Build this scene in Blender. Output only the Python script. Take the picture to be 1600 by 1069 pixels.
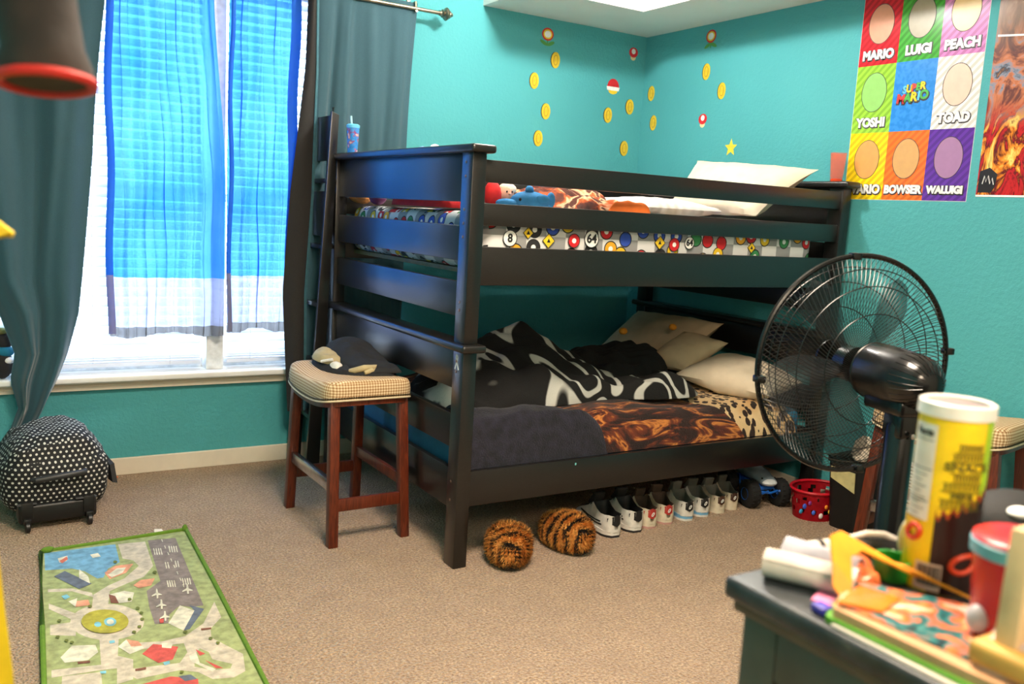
import bpy, bmesh, math, random
from mathutils import Vector, Matrix, noise
random.seed(7)
PI = math.pi
for o in list(bpy.data.objects): bpy.data.objects.remove(o, do_unlink=True)
SC = bpy.context.scene
COL = SC.collection

# ------------------------------------------------------------------ camera
cam_d = bpy.data.cameras.new('camera'); cam = bpy.data.objects.new('camera', cam_d); COL.objects.link(cam)
cam_d.sensor_width = 36.0; cam_d.lens = 36.0*1391.9/1600; cam_d.clip_start = 0.02
_y, _p, _r = math.radians(-31.72), math.radians(-8.251), math.radians(3.27)
fw = Vector((-math.sin(_y)*math.cos(_p), math.cos(_y)*math.cos(_p), math.sin(_p)))
rt = Vector((math.cos(_y), math.sin(_y), 0)); up = rt.cross(fw)
r2 = rt*math.cos(_r)+up*math.sin(_r); u2 = -rt*math.sin(_r)+up*math.cos(_r)
M = Matrix((r2, u2, -fw)).transposed().to_4x4(); M.translation = Vector((-3.645, -4.508, 1.358))
cam.matrix_world = M
cam_d.dof.use_dof = True; cam_d.dof.focus_distance = 3.4; cam_d.dof.aperture_fstop = 5.0
SC.camera = cam
# ------------------------------------------------------------------ world, light, exposure
SC.view_settings.view_transform = 'Standard'; SC.view_settings.look = 'None'
SC.view_settings.gamma = 1; SC.view_settings.use_curve_mapping = False
SC.view_settings.exposure = 0.08
wd = bpy.data.worlds.new('daylight'); SC.world = wd; wd.use_nodes = True
bg = wd.node_tree.nodes['Background']; bg.inputs[0].default_value = (0.62, 0.80, 1.0, 1); bg.inputs[1].default_value = 9.5
def area(name, loc, rot, sx, sy, power, col, portal=False):
    l = bpy.data.lights.new(name, 'AREA'); l.shape = 'RECTANGLE'; l.size = sx; l.size_y = sy; l.energy = power; l.color = col
    if portal: l.cycles.is_portal = True
    o = bpy.data.objects.new(name, l); COL.objects.link(o); o.location = loc; o.rotation_euler = rot
    return o
area('window_portal', (-2.70, 0.16, 1.45), (-PI/2, 0, 0), 1.95, 1.92, 1, (1, 1, 1), True)
area('warm_fill_above_floor', (-2.55, -3.15, 2.92), (0, 0, 0), .8, .8, 128, (1.0, 0.83, 0.65))  # added fill light without a fixture, brightens the floor and bed front
area('hall_lamp_behind_camera', (-3.3, -5.35, 2.35), (math.radians(52), 0, math.radians(-12)), .7, .5, 42, (1.0, 0.80, 0.58))

# ------------------------------------------------------------------ helpers: colours, materials
def L(c):
    def f(v):
        v /= 255.0
        return v/12.92 if v <= 0.04045 else ((v+0.055)/1.055)**2.4
    return (f(c[0]), f(c[1]), f(c[2]), 1)
class NM:
    def __init__(s, name, rough=0.6, metal=0.0):
        s.m = bpy.data.materials.new(name); s.m.use_nodes = True; s.t = s.m.node_tree; s.n = s.t.nodes; s.l = s.t.links
        s.b = s.n['Principled BSDF']; s.out = s.n['Material Output']
        s.b.inputs['Roughness'].default_value = rough; s.b.inputs['Metallic'].default_value = metal
        s._tc = None
    def tc(s, k='Object'):
        if not s._tc: s._tc = s.n.new('ShaderNodeTexCoord')
        return s._tc.outputs[k]
    def new(s, t, **kw):
        n = s.n.new(t)
        for k, v in kw.items(): setattr(n, k, v)
        return n
    def link(s, a, b): s.l.new(a, b)
    def scale(s, src, v):
        n = s.new('ShaderNodeMapping'); s.link(src, n.inputs[0]); n.inputs['Scale'].default_value = v; return n.outputs[0]
    def noise(s, sc, detail=3, src=None, rough=.5, out='Fac', dist=0):
        n = s.new('ShaderNodeTexNoise'); n.inputs['Scale'].default_value = sc; n.inputs['Detail'].default_value = detail
        n.inputs['Roughness'].default_value = rough; n.inputs['Distortion'].default_value = dist
        s.link(src or s.tc(), n.inputs['Vector']); return n.outputs[out]
    def ramp(s, fac, stops, mode='LINEAR'):
        n = s.new('ShaderNodeValToRGB'); s.link(fac, n.inputs[0]); r = n.color_ramp; r.interpolation = mode
        while len(r.elements) < len(stops): r.elements.new(0.5)
        for e, (p, c) in zip(r.elements, stops): e.position = p; e.color = L(c)
        return n.outputs[0]
    def mix(s, fac, a, b, mode='MIX'):
        n = s.new('ShaderNodeMix', data_type='RGBA', blend_type=mode)
        for i, x in ((0, fac), (6, a), (7, b)):
            if isinstance(x, (int, float)): n.inputs[i].default_value = x
            elif isinstance(x, tuple): n.inputs[i].default_value = L(x) if len(x) == 3 else x
            else: s.link(x, n.inputs[i])
        return n.outputs[2]
    def math(s, op, a, b=None, c=None):
        n = s.new('ShaderNodeMath', operation=op)
        for i, x in enumerate((a, b, c)):
            if x is None: continue
            if isinstance(x, (int, float)): n.inputs[i].default_value = x
            else: s.link(x, n.inputs[i])
        return n.outputs[0]
    def sep(s, v):
        n = s.new('ShaderNodeSeparateXYZ'); s.link(v, n.inputs[0]); return n.outputs
    def color(s, c):
        if isinstance(c, tuple): s.b.inputs['Base Color'].default_value = L(c)
        else: s.link(c, s.b.inputs['Base Color'])
        return s
    def bump(s, h, strength=.3, dist=.01):
        n = s.new('ShaderNodeBump'); n.inputs['Strength'].default_value = strength; n.inputs['Distance'].default_value = dist
        s.link(h, n.inputs['Height']); s.link(n.outputs[0], s.b.inputs['Normal']); return s
_cache = {}
def plain(c, rough=.55, metal=0.0, bump=.15, sc=120, var=.06, name='surface', spec=None):
    k = (c, rough, metal, bump, sc, var)
    if k in _cache: return _cache[k]
    s = NM(name, rough, metal)
    f = s.noise(sc*.25, 3)
    a = tuple(max(0, x*(1-var)) for x in c); b = tuple(min(255, x*(1+var)) for x in c)
    s.color(s.ramp(f, [(.3, a), (.7, b)]))
    if bump: s.bump(s.noise(sc, 3), bump, .002)
    if spec is not None: s.b.inputs['Specular IOR Level'].default_value = spec
    _cache[k] = s.m; return s.m
def glassy(c, rough=.05, alpha=.5, name='clear plastic'):
    s = NM(name, rough); s.color(s.ramp(s.noise(6), [(.3, c), (.7, c)]))
    s.b.inputs['Alpha'].default_value = alpha; return s.m

# ------------------------------------------------------------------ helpers: geometry
def bx(bm, x0, x1, y0, y1, z0, z1, bev=0.0, seg=2):
    vs = [bm.verts.new((x, y, z)) for x in (x0, x1) for y in (y0, y1) for z in (z0, z1)]
    fs = [bm.faces.new([vs[i] for i in f]) for f in ((0, 1, 3, 2), (4, 6, 7, 5), (0, 4, 5, 1), (2, 3, 7, 6), (0, 2, 6, 4), (1, 5, 7, 3))]
    if bev > 0:
        es = list({e for f in fs for e in f.edges})
        bmesh.ops.bevel(bm, geom=es, offset=bev, segments=seg, affect='EDGES', profile=.5)
    return bm
def hexa(bm, lo, hi, bev=0):   # two quads (lists of 4 points) joined
    a = [bm.verts.new(p) for p in lo]; b = [bm.verts.new(p) for p in hi]
    fs = [bm.faces.new(a[::-1]), bm.faces.new(b)]
    for i in range(4): fs.append(bm.faces.new((a[i], a[(i+1) % 4], b[(i+1) % 4], b[i])))
    if bev:
        es = list({e for f in fs for e in f.edges}); bmesh.ops.bevel(bm, geom=es, offset=bev, segments=2, affect='EDGES', profile=.5)
    return bm
def post(bm, p0, p1, wx, wy, bev=.004):   # straight leg between two centres, horizontal section
    q = [(-wx/2, -wy/2), (wx/2, -wy/2), (wx/2, wy/2), (-wx/2, wy/2)]
    return hexa(bm, [(p0[0]+a, p0[1]+b, p0[2]) for a, b in q], [(p1[0]+a, p1[1]+b, p1[2]) for a, b in q], bev)
def tube(bm, pts, r, n=8, closed=False):
    pts = [Vector(p) for p in pts]; rings = []; m = len(pts)
    prev = None
    for i, p in enumerate(pts):
        if closed: d = pts[(i+1) % m]-pts[i-1]
        else: d = pts[min(i+1, m-1)]-pts[max(i-1, 0)]
        d.normalize()
        if prev is None:
            a = Vector((0, 0, 1)) if abs(d.z) < .9 else Vector((1, 0, 0)); u = d.cross(a).normalized()
        else:
            u = (prev-d*prev.dot(d)).normalized()
        prev = u; w = d.cross(u); rr = r[i] if isinstance(r, (list, tuple)) else r
        rings.append([bm.verts.new(p+(u*math.cos(2*PI*k/n)+w*math.sin(2*PI*k/n))*rr) for k in range(n)])
    for i in range(m if closed else m-1):
        a, b = rings[i], rings[(i+1) % m]
        for k in range(n): bm.faces.new((a[k], a[(k+1) % n], b[(k+1) % n], b[k]))
    if not closed: bm.faces.new(rings[0][::-1]); bm.faces.new(rings[-1])
    return bm
def lathe(bm, prof, c=(0, 0, 0), n=32, mat=None, sx=1, sy=1):   # prof [(r,z)...]; mat = Matrix for orientation
    rings = []
    for r, z in prof:
        ring = []
        for k in range(n):
            a = 2*PI*k/n; v = Vector((r*math.cos(a)*sx, r*math.sin(a)*sy, z))
            if mat: v = mat @ v
            ring.append(bm.verts.new(v+Vector(c)))
        rings.append(ring)
    for a, b in zip(rings, rings[1:]):
        for k in range(n): bm.faces.new((a[k], a[(k+1) % n], b[(k+1) % n], b[k]))
    if prof[0][0] > 1e-5: bm.faces.new(rings[0][::-1])
    if prof[-1][0] > 1e-5: bm.faces.new(rings[-1])
    bmesh.ops.remove_doubles(bm, verts=bm.verts, dist=1e-6)
    return bm
def ell(bm, c, r, seg=20, mat=None, nz=0, nf=8):
    g = bmesh.ops.create_uvsphere(bm, u_segments=seg, v_segments=max(6, seg//2), radius=1)
    for v in g['verts']:
        p = Vector((v.co.x*r[0], v.co.y*r[1], v.co.z*r[2]))
        if nz: p *= 1+nz*noise.noise(p*nf+Vector(c)*3)
        if mat: p = mat @ p
        v.co = p+Vector(c)
    return bm
def prism(bm, pts, y0, y1, plane='xz', bev=0):   # outline extruded; pts in plane, y0..y1 along the third axis
    def mk(a, b, t):
        return {'xz': (a, t, b), 'yz': (t, a, b), 'xy': (a, b, t)}[plane]
    A = [bm.verts.new(mk(a, b, y0)) for a, b in pts]; B = [bm.verts.new(mk(a, b, y1)) for a, b in pts]
    fs = [bm.faces.new(A), bm.faces.new(B[::-1])]; n = len(pts)
    for i in range(n): fs.append(bm.faces.new((A[i], B[i], B[(i+1) % n], A[(i+1) % n])))
    if bev:
        es = list({e for f in fs[:2] for e in f.edges}); bmesh.ops.bevel(bm, geom=es, offset=bev, segments=2, affect='EDGES', profile=.5)
    return bm
def sheet(bm, f, nu, nv, th=0.0, uvs=None):   # parametric surface f(u,v)->xyz, optional thickness along normal
    g = [[bm.verts.new(f(i/nu, j/nv)) for j in range(nv+1)] for i in range(nu+1)]
    uvl = bm.loops.layers.uv.verify(); fs = []
    for i in range(nu):
        for j in range(nv):
            fc = bm.faces.new((g[i][j], g[i+1][j], g[i+1][j+1], g[i][j+1])); fs.append(fc)
            for lp, (a, b) in zip(fc.loops, ((i, j), (i+1, j), (i+1, j+1), (i, j+1))): lp[uvl].uv = (a/nu, b/nv)
    if th:
        bmesh.ops.recalc_face_normals(bm, faces=fs); bmesh.ops.solidify(bm, geom=fs, thickness=th)
    return bm
def boxuv(bm, sc=1.0):
    uvl = bm.loops.layers.uv.verify()
    for f in bm.faces:
        n = f.normal; a = max(range(3), key=lambda i: abs(n[i]))
        for lp in f.loops:
            c = lp.vert.co; lp[uvl].uv = {0: (c.y*sc, c.z*sc), 1: (c.x*sc, c.z*sc), 2: (c.x*sc, c.y*sc)}[a]
def mesh(name, bm, mat, smooth=True, angle=40):
    bmesh.ops.recalc_face_normals(bm, faces=bm.faces)
    me = bpy.data.meshes.new(name); bm.to_mesh(me); bm.free()
    for m in (mat if isinstance(mat, (list, tuple)) else [mat]): me.materials.append(m)
    if smooth:
        me.shade_smooth(); me.set_sharp_from_angle(angle=math.radians(angle))
    return me
def T(name, label, cat, loc=(0, 0, 0), rz=0, group=None):
    o = bpy.data.objects.new(name, None); COL.objects.link(o); o.location = loc; o.rotation_euler = (0, 0, rz)
    o.empty_display_size = .05; o['label'] = label; o['category'] = cat
    if group: o['group'] = group
    return o
def P(name, bm, mat, parent, smooth=True, world=False, label=None, angle=40):   # a part
    if world:
        q = parent; off = Vector((0, 0, 0))
        while q: off += Vector(q.location); q = q.parent
        for v in bm.verts: v.co -= off
    me = mesh(name, bm, mat, smooth, angle); o = bpy.data.objects.new(name, me); COL.objects.link(o); o.parent = parent
    if label: o['label'] = label
    return o
def S(name, bm, mat, label, cat, group=None, smooth=True, angle=40):   # a thing that is one mesh, origin at its base
    xs = [v.co for v in bm.verts]; c = Vector(((min(v.x for v in xs)+max(v.x for v in xs))/2, (min(v.y for v in xs)+max(v.y for v in xs))/2, min(v.z for v in xs)))
    for v in bm.verts: v.co -= c
    me = mesh(name, bm, mat, smooth, angle); o = bpy.data.objects.new(name, me); COL.objects.link(o); o.location = c
    o['label'] = label; o['category'] = cat
    if group: o['group'] = group
    return o
def ST(name, bm, mat, smooth=False, parent=None):
    me = mesh(name, bm, mat, smooth); o = bpy.data.objects.new(name, me); COL.objects.link(o)
    if parent: o.parent = parent
    else: o['kind'] = 'structure'
    return o
def copy_tree(o, parent=None):
    c = o.copy(); COL.objects.link(c); c.parent = parent
    for ch in [k for k in bpy.data.objects if k.parent == o]: copy_tree(ch, c)
    return c
def text_bm(s, size, ext=.0006, bold=0.0, xs=1.0, shear=0.0):   # centred text in the xy plane as a bmesh
    cu = bpy.data.curves.new('t', 'FONT'); cu.body = s; cu.size = size; cu.extrude = ext; cu.offset = bold; cu.align_x = 'CENTER'; cu.align_y = 'CENTER'
    cu.resolution_u = 3; cu.shear = shear
    o = bpy.data.objects.new('t', cu); COL.objects.link(o)
    dg = bpy.context.evaluated_depsgraph_get(); me = bpy.data.meshes.new_from_object(o.evaluated_get(dg))
    bm = bmesh.new(); bm.from_mesh(me); bpy.data.objects.remove(o); bpy.data.curves.remove(cu); bpy.data.meshes.remove(me)
    for v in bm.verts: v.co.x *= xs
    return bm
def join(bm, other):
    me = bpy.data.meshes.new('j'); other.to_mesh(me); other.free(); bm.from_mesh(me); bpy.data.meshes.remove(me); return bm
def BM(): return bmesh.new()
def sm(a, b, x):
    t = max(0, min(1, (x-a)/(b-a))); return t*t*(3-2*t)
def lerp_list(xs, x):   # xs [(x, y)...] piecewise linear
    if x <= xs[0][0]: return xs[0][1]
    for (a, p), (b, q) in zip(xs, xs[1:]):
        if x <= b: return p+(q-p)*(x-a)/(b-a)
    return xs[-1][1]
# ------------------------------------------------------------------ materials
s = NM('teal wall paint', .75); n1 = s.noise(2.0, 2)
s.color(s.ramp(n1, [(.2, (72, 160, 166)), (.8, (78, 167, 172))])); s.bump(s.noise(45, 5, rough=.65), .6, .009); WALL = s.m
s = NM('white ceiling paint', .8); s.color(s.ramp(s.noise(3), [(.2, (232, 228, 220)), (.8, (240, 236, 230))])); s.bump(s.noise(60, 4), .25, .005); CEIL = s.m
s = NM('beige carpet pile', .95)
c1 = s.noise(105, 4, rough=.7); c2 = s.noise(9, 4, rough=.6)
v = s.new('ShaderNodeTexVoronoi'); v.inputs['Scale'].default_value = 130; s.link(s.tc(), v.inputs['Vector'])
base = s.ramp(c1, [(.30, (122, 88, 58)), (.5, (196, 158, 120)), (.70, (240, 210, 172))])
col = s.mix(s.math('MULTIPLY', s.ramp(c2, [(.35, (0, 0, 0)), (.7, (255, 255, 255))]), .35), base, (150, 116, 88))
s.color(col); s.bump(s.math('ADD', v.outputs['Distance'], s.math('MULTIPLY', c1, .8)), .9, .02)
s.b.inputs['Sheen Weight'].default_value = .25; CARPET = s.m
TRIM = plain((226, 216, 196), .45, bump=.05, var=.01, name='cream trim paint')
SILLW = plain((238, 238, 236), .4, bump=.03, var=.01, name='white sill paint')
WINW = plain((235, 238, 240), .4, bump=.0, name='white vinyl')
s = NM('black painted wood', .30); g = s.noise(10, 4, src=s.scale(s.tc(), (6, 6, 60)))
s.color(s.ramp(g, [(.3, (18, 17, 17)), (.7, (30, 28, 27))])); s.bump(g, .08, .002)
s.b.inputs['Coat Weight'].default_value = .25; s.b.inputs['Coat Roughness'].default_value = .25; BLK = s.m
s = NM('mahogany stained wood', .35); g = s.noise(8, 4, src=s.scale(s.tc(), (14, 14, 1.2)), dist=1)
s.color(s.ramp(g, [(.3, (66, 24, 12)), (.7, (112, 48, 26))])); s.bump(g, .06, .001); MAHO = s.m
CHROME = plain((190, 190, 192), .25, 1.0, bump=0, name='brushed steel')
PEWTER = plain((150, 140, 122), .3, 1.0, bump=.05, name='brushed nickel')
BOLT = plain((150, 120, 110), .35, 1.0, bump=0, name='bolt metal')

# ------------------------------------------------------------------ the room
XW, YF = -4.35, -5.7; SH, CH = 2.48, 2.95; WX0, WX1, WZ0, WZ1 = -3.66, -1.74, .50, 2.40
b = BM(); bx(b, XW-.1, .1, YF-.1, .2, -.1, 0); ST('floor', b, CARPET)
b = BM()
bx(b, XW-.1, WX0, 0, .14, 0, CH+.1); bx(b, WX1, .1, 0, .14, 0, CH+.1); bx(b, WX0, WX1, 0, .14, 0, WZ0-.03); bx(b, WX0, WX1, 0, .14, WZ1, CH+.1)
ST('wall_back', b, WALL)
b = BM(); bx(b, 0, .1, YF-.1, 0, 0, CH+.1); ST('wall_right', b, WALL)
b = BM(); bx(b, XW-.1, XW, YF-.1, 0, 0, CH+.1); ST('wall_left', b, WALL)
b = BM(); bx(b, XW, 0, YF-.1, YF, 0, CH+.1); ST('wall_front', b, plain((214, 204, 188), .8, bump=.1, sc=60, var=.02, name='cream wall paint'))
b = BM(); bx(b, XW, 0, YF, 0, CH, CH+.1); ST('ceiling', b, CEIL)
b = BM(); bx(b, -1.17, -.46, -.52, 0, SH, CH); bx(b, -.46, 0, YF, 0, SH, CH)
bmesh.ops.remove_doubles(b, verts=b.verts, dist=1e-5); ST('trim_1', b, CEIL)        # dropped soffit
b = BM(); bx(b, XW, WX0, -.014, 0, 0, .085, .004); bx(b, WX0, 0, -.014, 0, 0, .085, .004); ST('baseboard_back', b, TRIM)
b = BM(); bx(b, -.014, 0, YF, -.014, 0, .085, .004); ST('baseboard_right', b, TRIM)
b = BM(); bx(b, XW, XW+.014, YF, -.014, 0, .085, .004); ST('baseboard_left', b, TRIM)
b = BM(); bx(b, WX0-.08, WX1+.08, -.075, .0, WZ0-.03, WZ0, .008, 3); bx(b, WX0, WX1, 0, .138, WZ0-.03, WZ0); ST('trim_2', b, SILLW, True)   # window sill
b = BM()
prism(b, [(-.004, .425), (-.028, .428), (-.03, .445), (-.022, .455), (-.05, .462), (-.05, .47), (-.004, .47)], WX0-.06, WX1+.06, 'yz'); ST('trim_3', b, TRIM)      # apron under the sill
b = BM()
for x0, x1 in ((WX0, WX0+.04), (WX1-.04, WX1), (-2.645, -2.55)): bx(b, x0, x1, .085, .135, WZ0, WZ1, .004)
for x0, x1 in ((WX0+.04, -2.645), (-2.55, WX1-.04)):
    for z0, z1 in ((WZ0, WZ0+.05), (WZ1-.05, WZ1), (1.33, 1.37)): bx(b, x0, x1, .085, .135, z0, z1, .004)
win = ST('window_1', b, WINW)
s = NM('window glass', .02); tr = s.new('ShaderNodeBsdfTransparent'); gl = s.new('ShaderNodeBsdfGlossy'); gl.inputs['Roughness'].default_value = .02
mx = s.new('ShaderNodeMixShader'); mx.inputs[0].default_value = .06; s.link(tr.outputs[0], mx.inputs[1]); s.link(gl.outputs[0], mx.inputs[2]); s.link(mx.outputs[0], s.out.inputs[0]); GLASS = s.m
b = BM()
for x0, x1 in ((WX0+.04, -2.645), (-2.55, WX1-.04)): bx(b, x0, x1, .108, .112, WZ0+.04, WZ1-.04)
ST('window_pane', b, GLASS, parent=win)
b = BM(); bx(b, -2.64, -2.556, -.0, .084, WZ0, WZ1, .003); ST('trim_4', b, WINW)

# ceiling lamp over the bed side of the room
lamp = T('ceiling_light', 'three bulb ceiling light hanging from the ceiling above the bed', 'ceiling light', (-1.30, -1.15, 2.74))
b = BM(); lathe(b, [(0, .21), (.08, .21), (.08, .19), (.012, .17), (.012, .15), (.05, .13), (.04, .09), (0, .08)]); P('lamp_base', b, PEWTER, lamp)
s = NM('lit bulb'); em = s.new('ShaderNodeEmission'); em.inputs[0].default_value = (1, .95, .87, 1); em.inputs[1].default_value = 500
s.link(em.outputs[0], s.out.inputs[0]); BULB = s.m
for k in range(3):
    a = 2*PI*k/3+.4; b = BM(); tube(b, [(.03*math.cos(a), .03*math.sin(a), .11), (.06*math.cos(a), .06*math.sin(a), .12), (.075*math.cos(a), .075*math.sin(a), .075)], .008)
    P('arm', b, PEWTER, lamp); b = BM(); ell(b, (.075*math.cos(a), .075*math.sin(a), .03), (.04, .04, .046), 14); P('bulb', b, BULB, lamp)

# blinds
s = NM('white blind slat', .45); s.color(s.ramp(s.noise(5), [(.2, (236, 238, 242)), (.8, (246, 247, 250))]))
trn = s.new('ShaderNodeBsdfTranslucent'); trn.inputs[0].default_value = (.9, .93, 1, 1); mx = s.new('ShaderNodeMixShader'); mx.inputs[0].default_value = .30
s.link(s.b.outputs[0], mx.inputs[1]); s.link(trn.outputs[0], mx.inputs[2]); s.link(mx.outputs[0], s.out.inputs[0]); SLAT = s.m
for (x0, x1, lab) in ((-3.64, -2.66, 'white horizontal slat blind left of the white window mullion'), (-2.535, -1.76, 'white horizontal slat blind right of the white window mullion')):
    t = T('window_blind', lab, 'blind', ((x0+x1)/2, .045, WZ0), group='window blinds')
    b = BM(); z = .60
    while z < 2.32:
        a = math.radians(47); dy, dz = .025*math.cos(a), .025*math.sin(a)
        hexa(b, [(x0, .045-dy, z-dz), (x1, .045-dy, z-dz), (x1, .045+dy, z+dz), (x0, .045+dy, z+dz)], [(x0, .0465-dy, z-dz+.002), (x1, .0465-dy, z-dz+.002), (x1, .0465+dy, z+dz+.002), (x0, .0465+dy, z+dz+.002)])
        z += .0462
    for z in (.555, .566, .577): bx(b, x0, x1, .02, .07, z, z+.003)
    P('slats', b, SLAT, t, world=True)
    b = BM(); bx(b, x0, x1, .02, .07, .525, .545, .004); P('bottom_rail', b, SLAT, t, world=True)
    b = BM(); bx(b, x0, x1, .012, .076, 2.34, 2.395, .004); P('head_rail', b, SLAT, t, world=True)
    b = BM()
    for fx in (.15, .5, .85): bx(b, x0+fx*(x1-x0)-.001, x0+fx*(x1-x0)+.001, .014, .017, .53, 2.35)
    P('ladder_cord', b, SLAT, t, world=True)

# curtain rod
t = T('curtain_rod', 'brushed nickel curtain rod with a turned finial above the window', 'curtain rod', (-2.6, -.10, 2.345))
b = BM(); tube(b, [(-4.2, -.10, 2.375), (-1.47, -.10, 2.375)], .010, 12); P('rod', b, PEWTER, t, world=True)
b = BM(); MX = Matrix.Rotation(PI/2, 3, 'Y')
lathe(b, [(0, -.012), (.014, -.01), (.014, .0), (.022, .006), (.016, .014), (.03, .022), (.034, .03), (.03, .038), (.018, .044), (.020, .05), (.012, .058), (.010, .066), (0, .07)], (-1.475, -.10, 2.375), 20, MX)
P('finial', b, PEWTER, t, world=True)
b = BM(); bx(b, -1.632, -1.612, -.012, 0, 2.36, 2.50, .003); bx(b, -1.627, -1.617, -.10, -.01, 2.40, 2.412, .002); tube(b, [(-1.622, -.10, 2.41), (-1.622, -.10, 2.36), (-1.622, -.115, 2.362)], .006); P('bracket', b, PEWTER, t, world=True)

# dark curtains
s = NM('dark teal curtain cloth', .8); w = s.noise(500, 2)
s.color(s.ramp(w, [(.2, (32, 68, 80)), (.8, (46, 88, 100))])); s.bump(w, .15, .001); s.b.inputs['Sheen Weight'].default_value = .3; DCUR = s.m
s = NM('dark curtain lining', .85); s.color(s.ramp(s.noise(300, 2), [(.2, (30, 28, 27)), (.8, (42, 38, 36))])); LIN = s.m
def curtain_f(ztop, zbot, le, re, yb, amp, nf, ph=0.0, tight=None):
    def f(u, v):
        z = ztop+(zbot-ztop)*v; a = lerp_list(le, -z); c = lerp_list(re, -z)
        x = a+(c-a)*u
        am = amp*(.45+.55*min(1, v*3))*(1+.3*math.sin(5*u+2*v))
        y = yb + am*math.sin(2*PI*nf*u+ph+1.2*math.sin(2.1*v+u*3)) + .22*am*math.sin(2*PI*nf*2.3*u+1+v)
        if z > 2.33: y = yb + (y-yb)*.35
        return (x+.012*math.sin(7*v+u*9), y, z)
    return f
t = T('dark_curtain', 'dark teal curtain left of the window, gathered to a point above the dotted bag', 'curtain', (-3.4, -.11, .27), group='dark teal curtains')
le = [(-2.40, -3.75), (-.95, -3.60), (-.80, -3.52), (-.62, -3.47), (-.50, -3.495), (-.38, -3.47), (-.26, -3.515)]
re = [(-2.40, -3.075), (-2.17, -3.098), (-1.5, -3.15), (-1.06, -3.205), (-.80, -3.235), (-.62, -3.28), (-.50, -3.32), (-.38, -3.375), (-.26, -3.43)]
b = BM(); sheet(b, curtain_f(2.40, .27, le, re, -.125, .026, 2.3), 90, 60, .003); P('cloth', b, DCUR, t, world=True)
t = T('dark_curtain', 'dark teal curtain right of the window, hanging straight behind the bed ladder', 'curtain', (-1.9, -.10, .28), group='dark teal curtains')
b = BM(); sheet(b, curtain_f(2.405, .28, [(-2.4, -2.17), (-.3, -2.19)], [(-2.4, -1.612), (-1.7, -1.625), (-.3, -1.65)], -.088, .013, 4.2, 1.0), 90, 40, .003); P('cloth', b, DCUR, t, world=True)
b = BM()
def flap(u, v):
    z = 2.405+(.29-2.405)*v
    xl = lerp_list([(-2.4, -2.205), (-2.0, -2.215), (-1.4, -2.275), (-.9, -2.30), (-.29, -2.265)], -z); xr = lerp_list([(-2.4, -2.165), (-2.0, -2.155), (-1.4, -2.165), (-.9, -2.195), (-.29, -2.185)], -z)
    return (xl+(xr-xl)*u, -.135-.02*math.sin(PI*u)-.01*math.sin(6*v+3*u), z)
sheet(b, flap, 14, 40, .003); P('lining', b, LIN, t, world=True, label='dark brown back of the folded curtain edge')
b = BM()
def edge(u, v):
    z = 2.405+(.29-2.405)*v; xr = lerp_list([(-2.4, -2.165), (-2.0, -2.155), (-1.4, -2.165), (-.9, -2.195), (-.29, -2.185)], -z)
    return (xr-.002+.014*u, -.142+.01*u-.01*math.sin(6*v+3), z)
sheet(b, edge, 2, 40, .003); P('hem', b, plain((60, 104, 116), .8, name='teal hem cloth'), t, world=True)
b = BM(); hexa(b, [(-2.262, -.162, .285), (-2.245, -.162, .285), (-2.25, -.16, .285), (-2.262, -.16, .285)], [(-2.258, -.164, .345), (-2.235, -.164, .345), (-2.235, -.16, .345), (-2.258, -.16, .345)]); P('care_tag', b, plain((235, 235, 240), .6, name='white tag'), t, world=True, label='white care tag')

# light printed curtains
def lightcurtain(name):
    s = NM(name, .7); z = s.sep(s.tc('Object'))[2]; x = s.sep(s.tc('Object'))[0]
    nz = s.noise(3, 3)
    zz = s.math('ADD', z, s.math('MULTIPLY', nz, .012))
    # object origin sits at the hem, so heights are measured from there
    blue = s.ramp(s.noise(2.2, 3, src=s.scale(s.tc(), (1.5, 1, 1))), [(.3, (62, 150, 238)), (.7, (112, 190, 250))])
    sky = s.mix(s.ramp(s.math('DIVIDE', z, 1.7), [(.0, (110, 110, 110)), (.28, (0, 0, 0)), (.75, (0, 0, 0)), (1, (120, 120, 120))]), blue, (40, 150, 236))
    white = s.mix(s.ramp(s.noise(14, 4, src=s.scale(s.tc(), (1, 1, 2.2))), [(.52, (0, 0, 0)), (.6, (150, 150, 150))]), (200, 204, 230), (172, 176, 204))
    grey = (136, 132, 130)
    m1 = s.math('GREATER_THAN', zz, .292); m2 = s.math('GREATER_THAN', z, .052)
    c = s.mix(m1, s.mix(m2, grey, white), sky); s.color(c)
    tl = s.new('ShaderNodeBsdfTranslucent'); s.link(c, tl.inputs[0]); mx = s.new('ShaderNodeMixShader'); mx.inputs[0].default_value = .78
    tp = s.new('ShaderNodeBsdfTransparent'); s.link(c, tp.inputs[0]); m3 = s.new('ShaderNodeMixShader'); m3.inputs[0].default_value = .15
    s.link(s.b.outputs[0], mx.inputs[1]); s.link(tl.outputs[0], mx.inputs[2]); s.link(mx.outputs[0], m3.inputs[1]); s.link(tp.outputs[0], m3.inputs[2]); s.link(m3.outputs[0], s.out.inputs[0])
    return s.m
LC = lightcurtain('sky blue printed curtain cloth')
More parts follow.
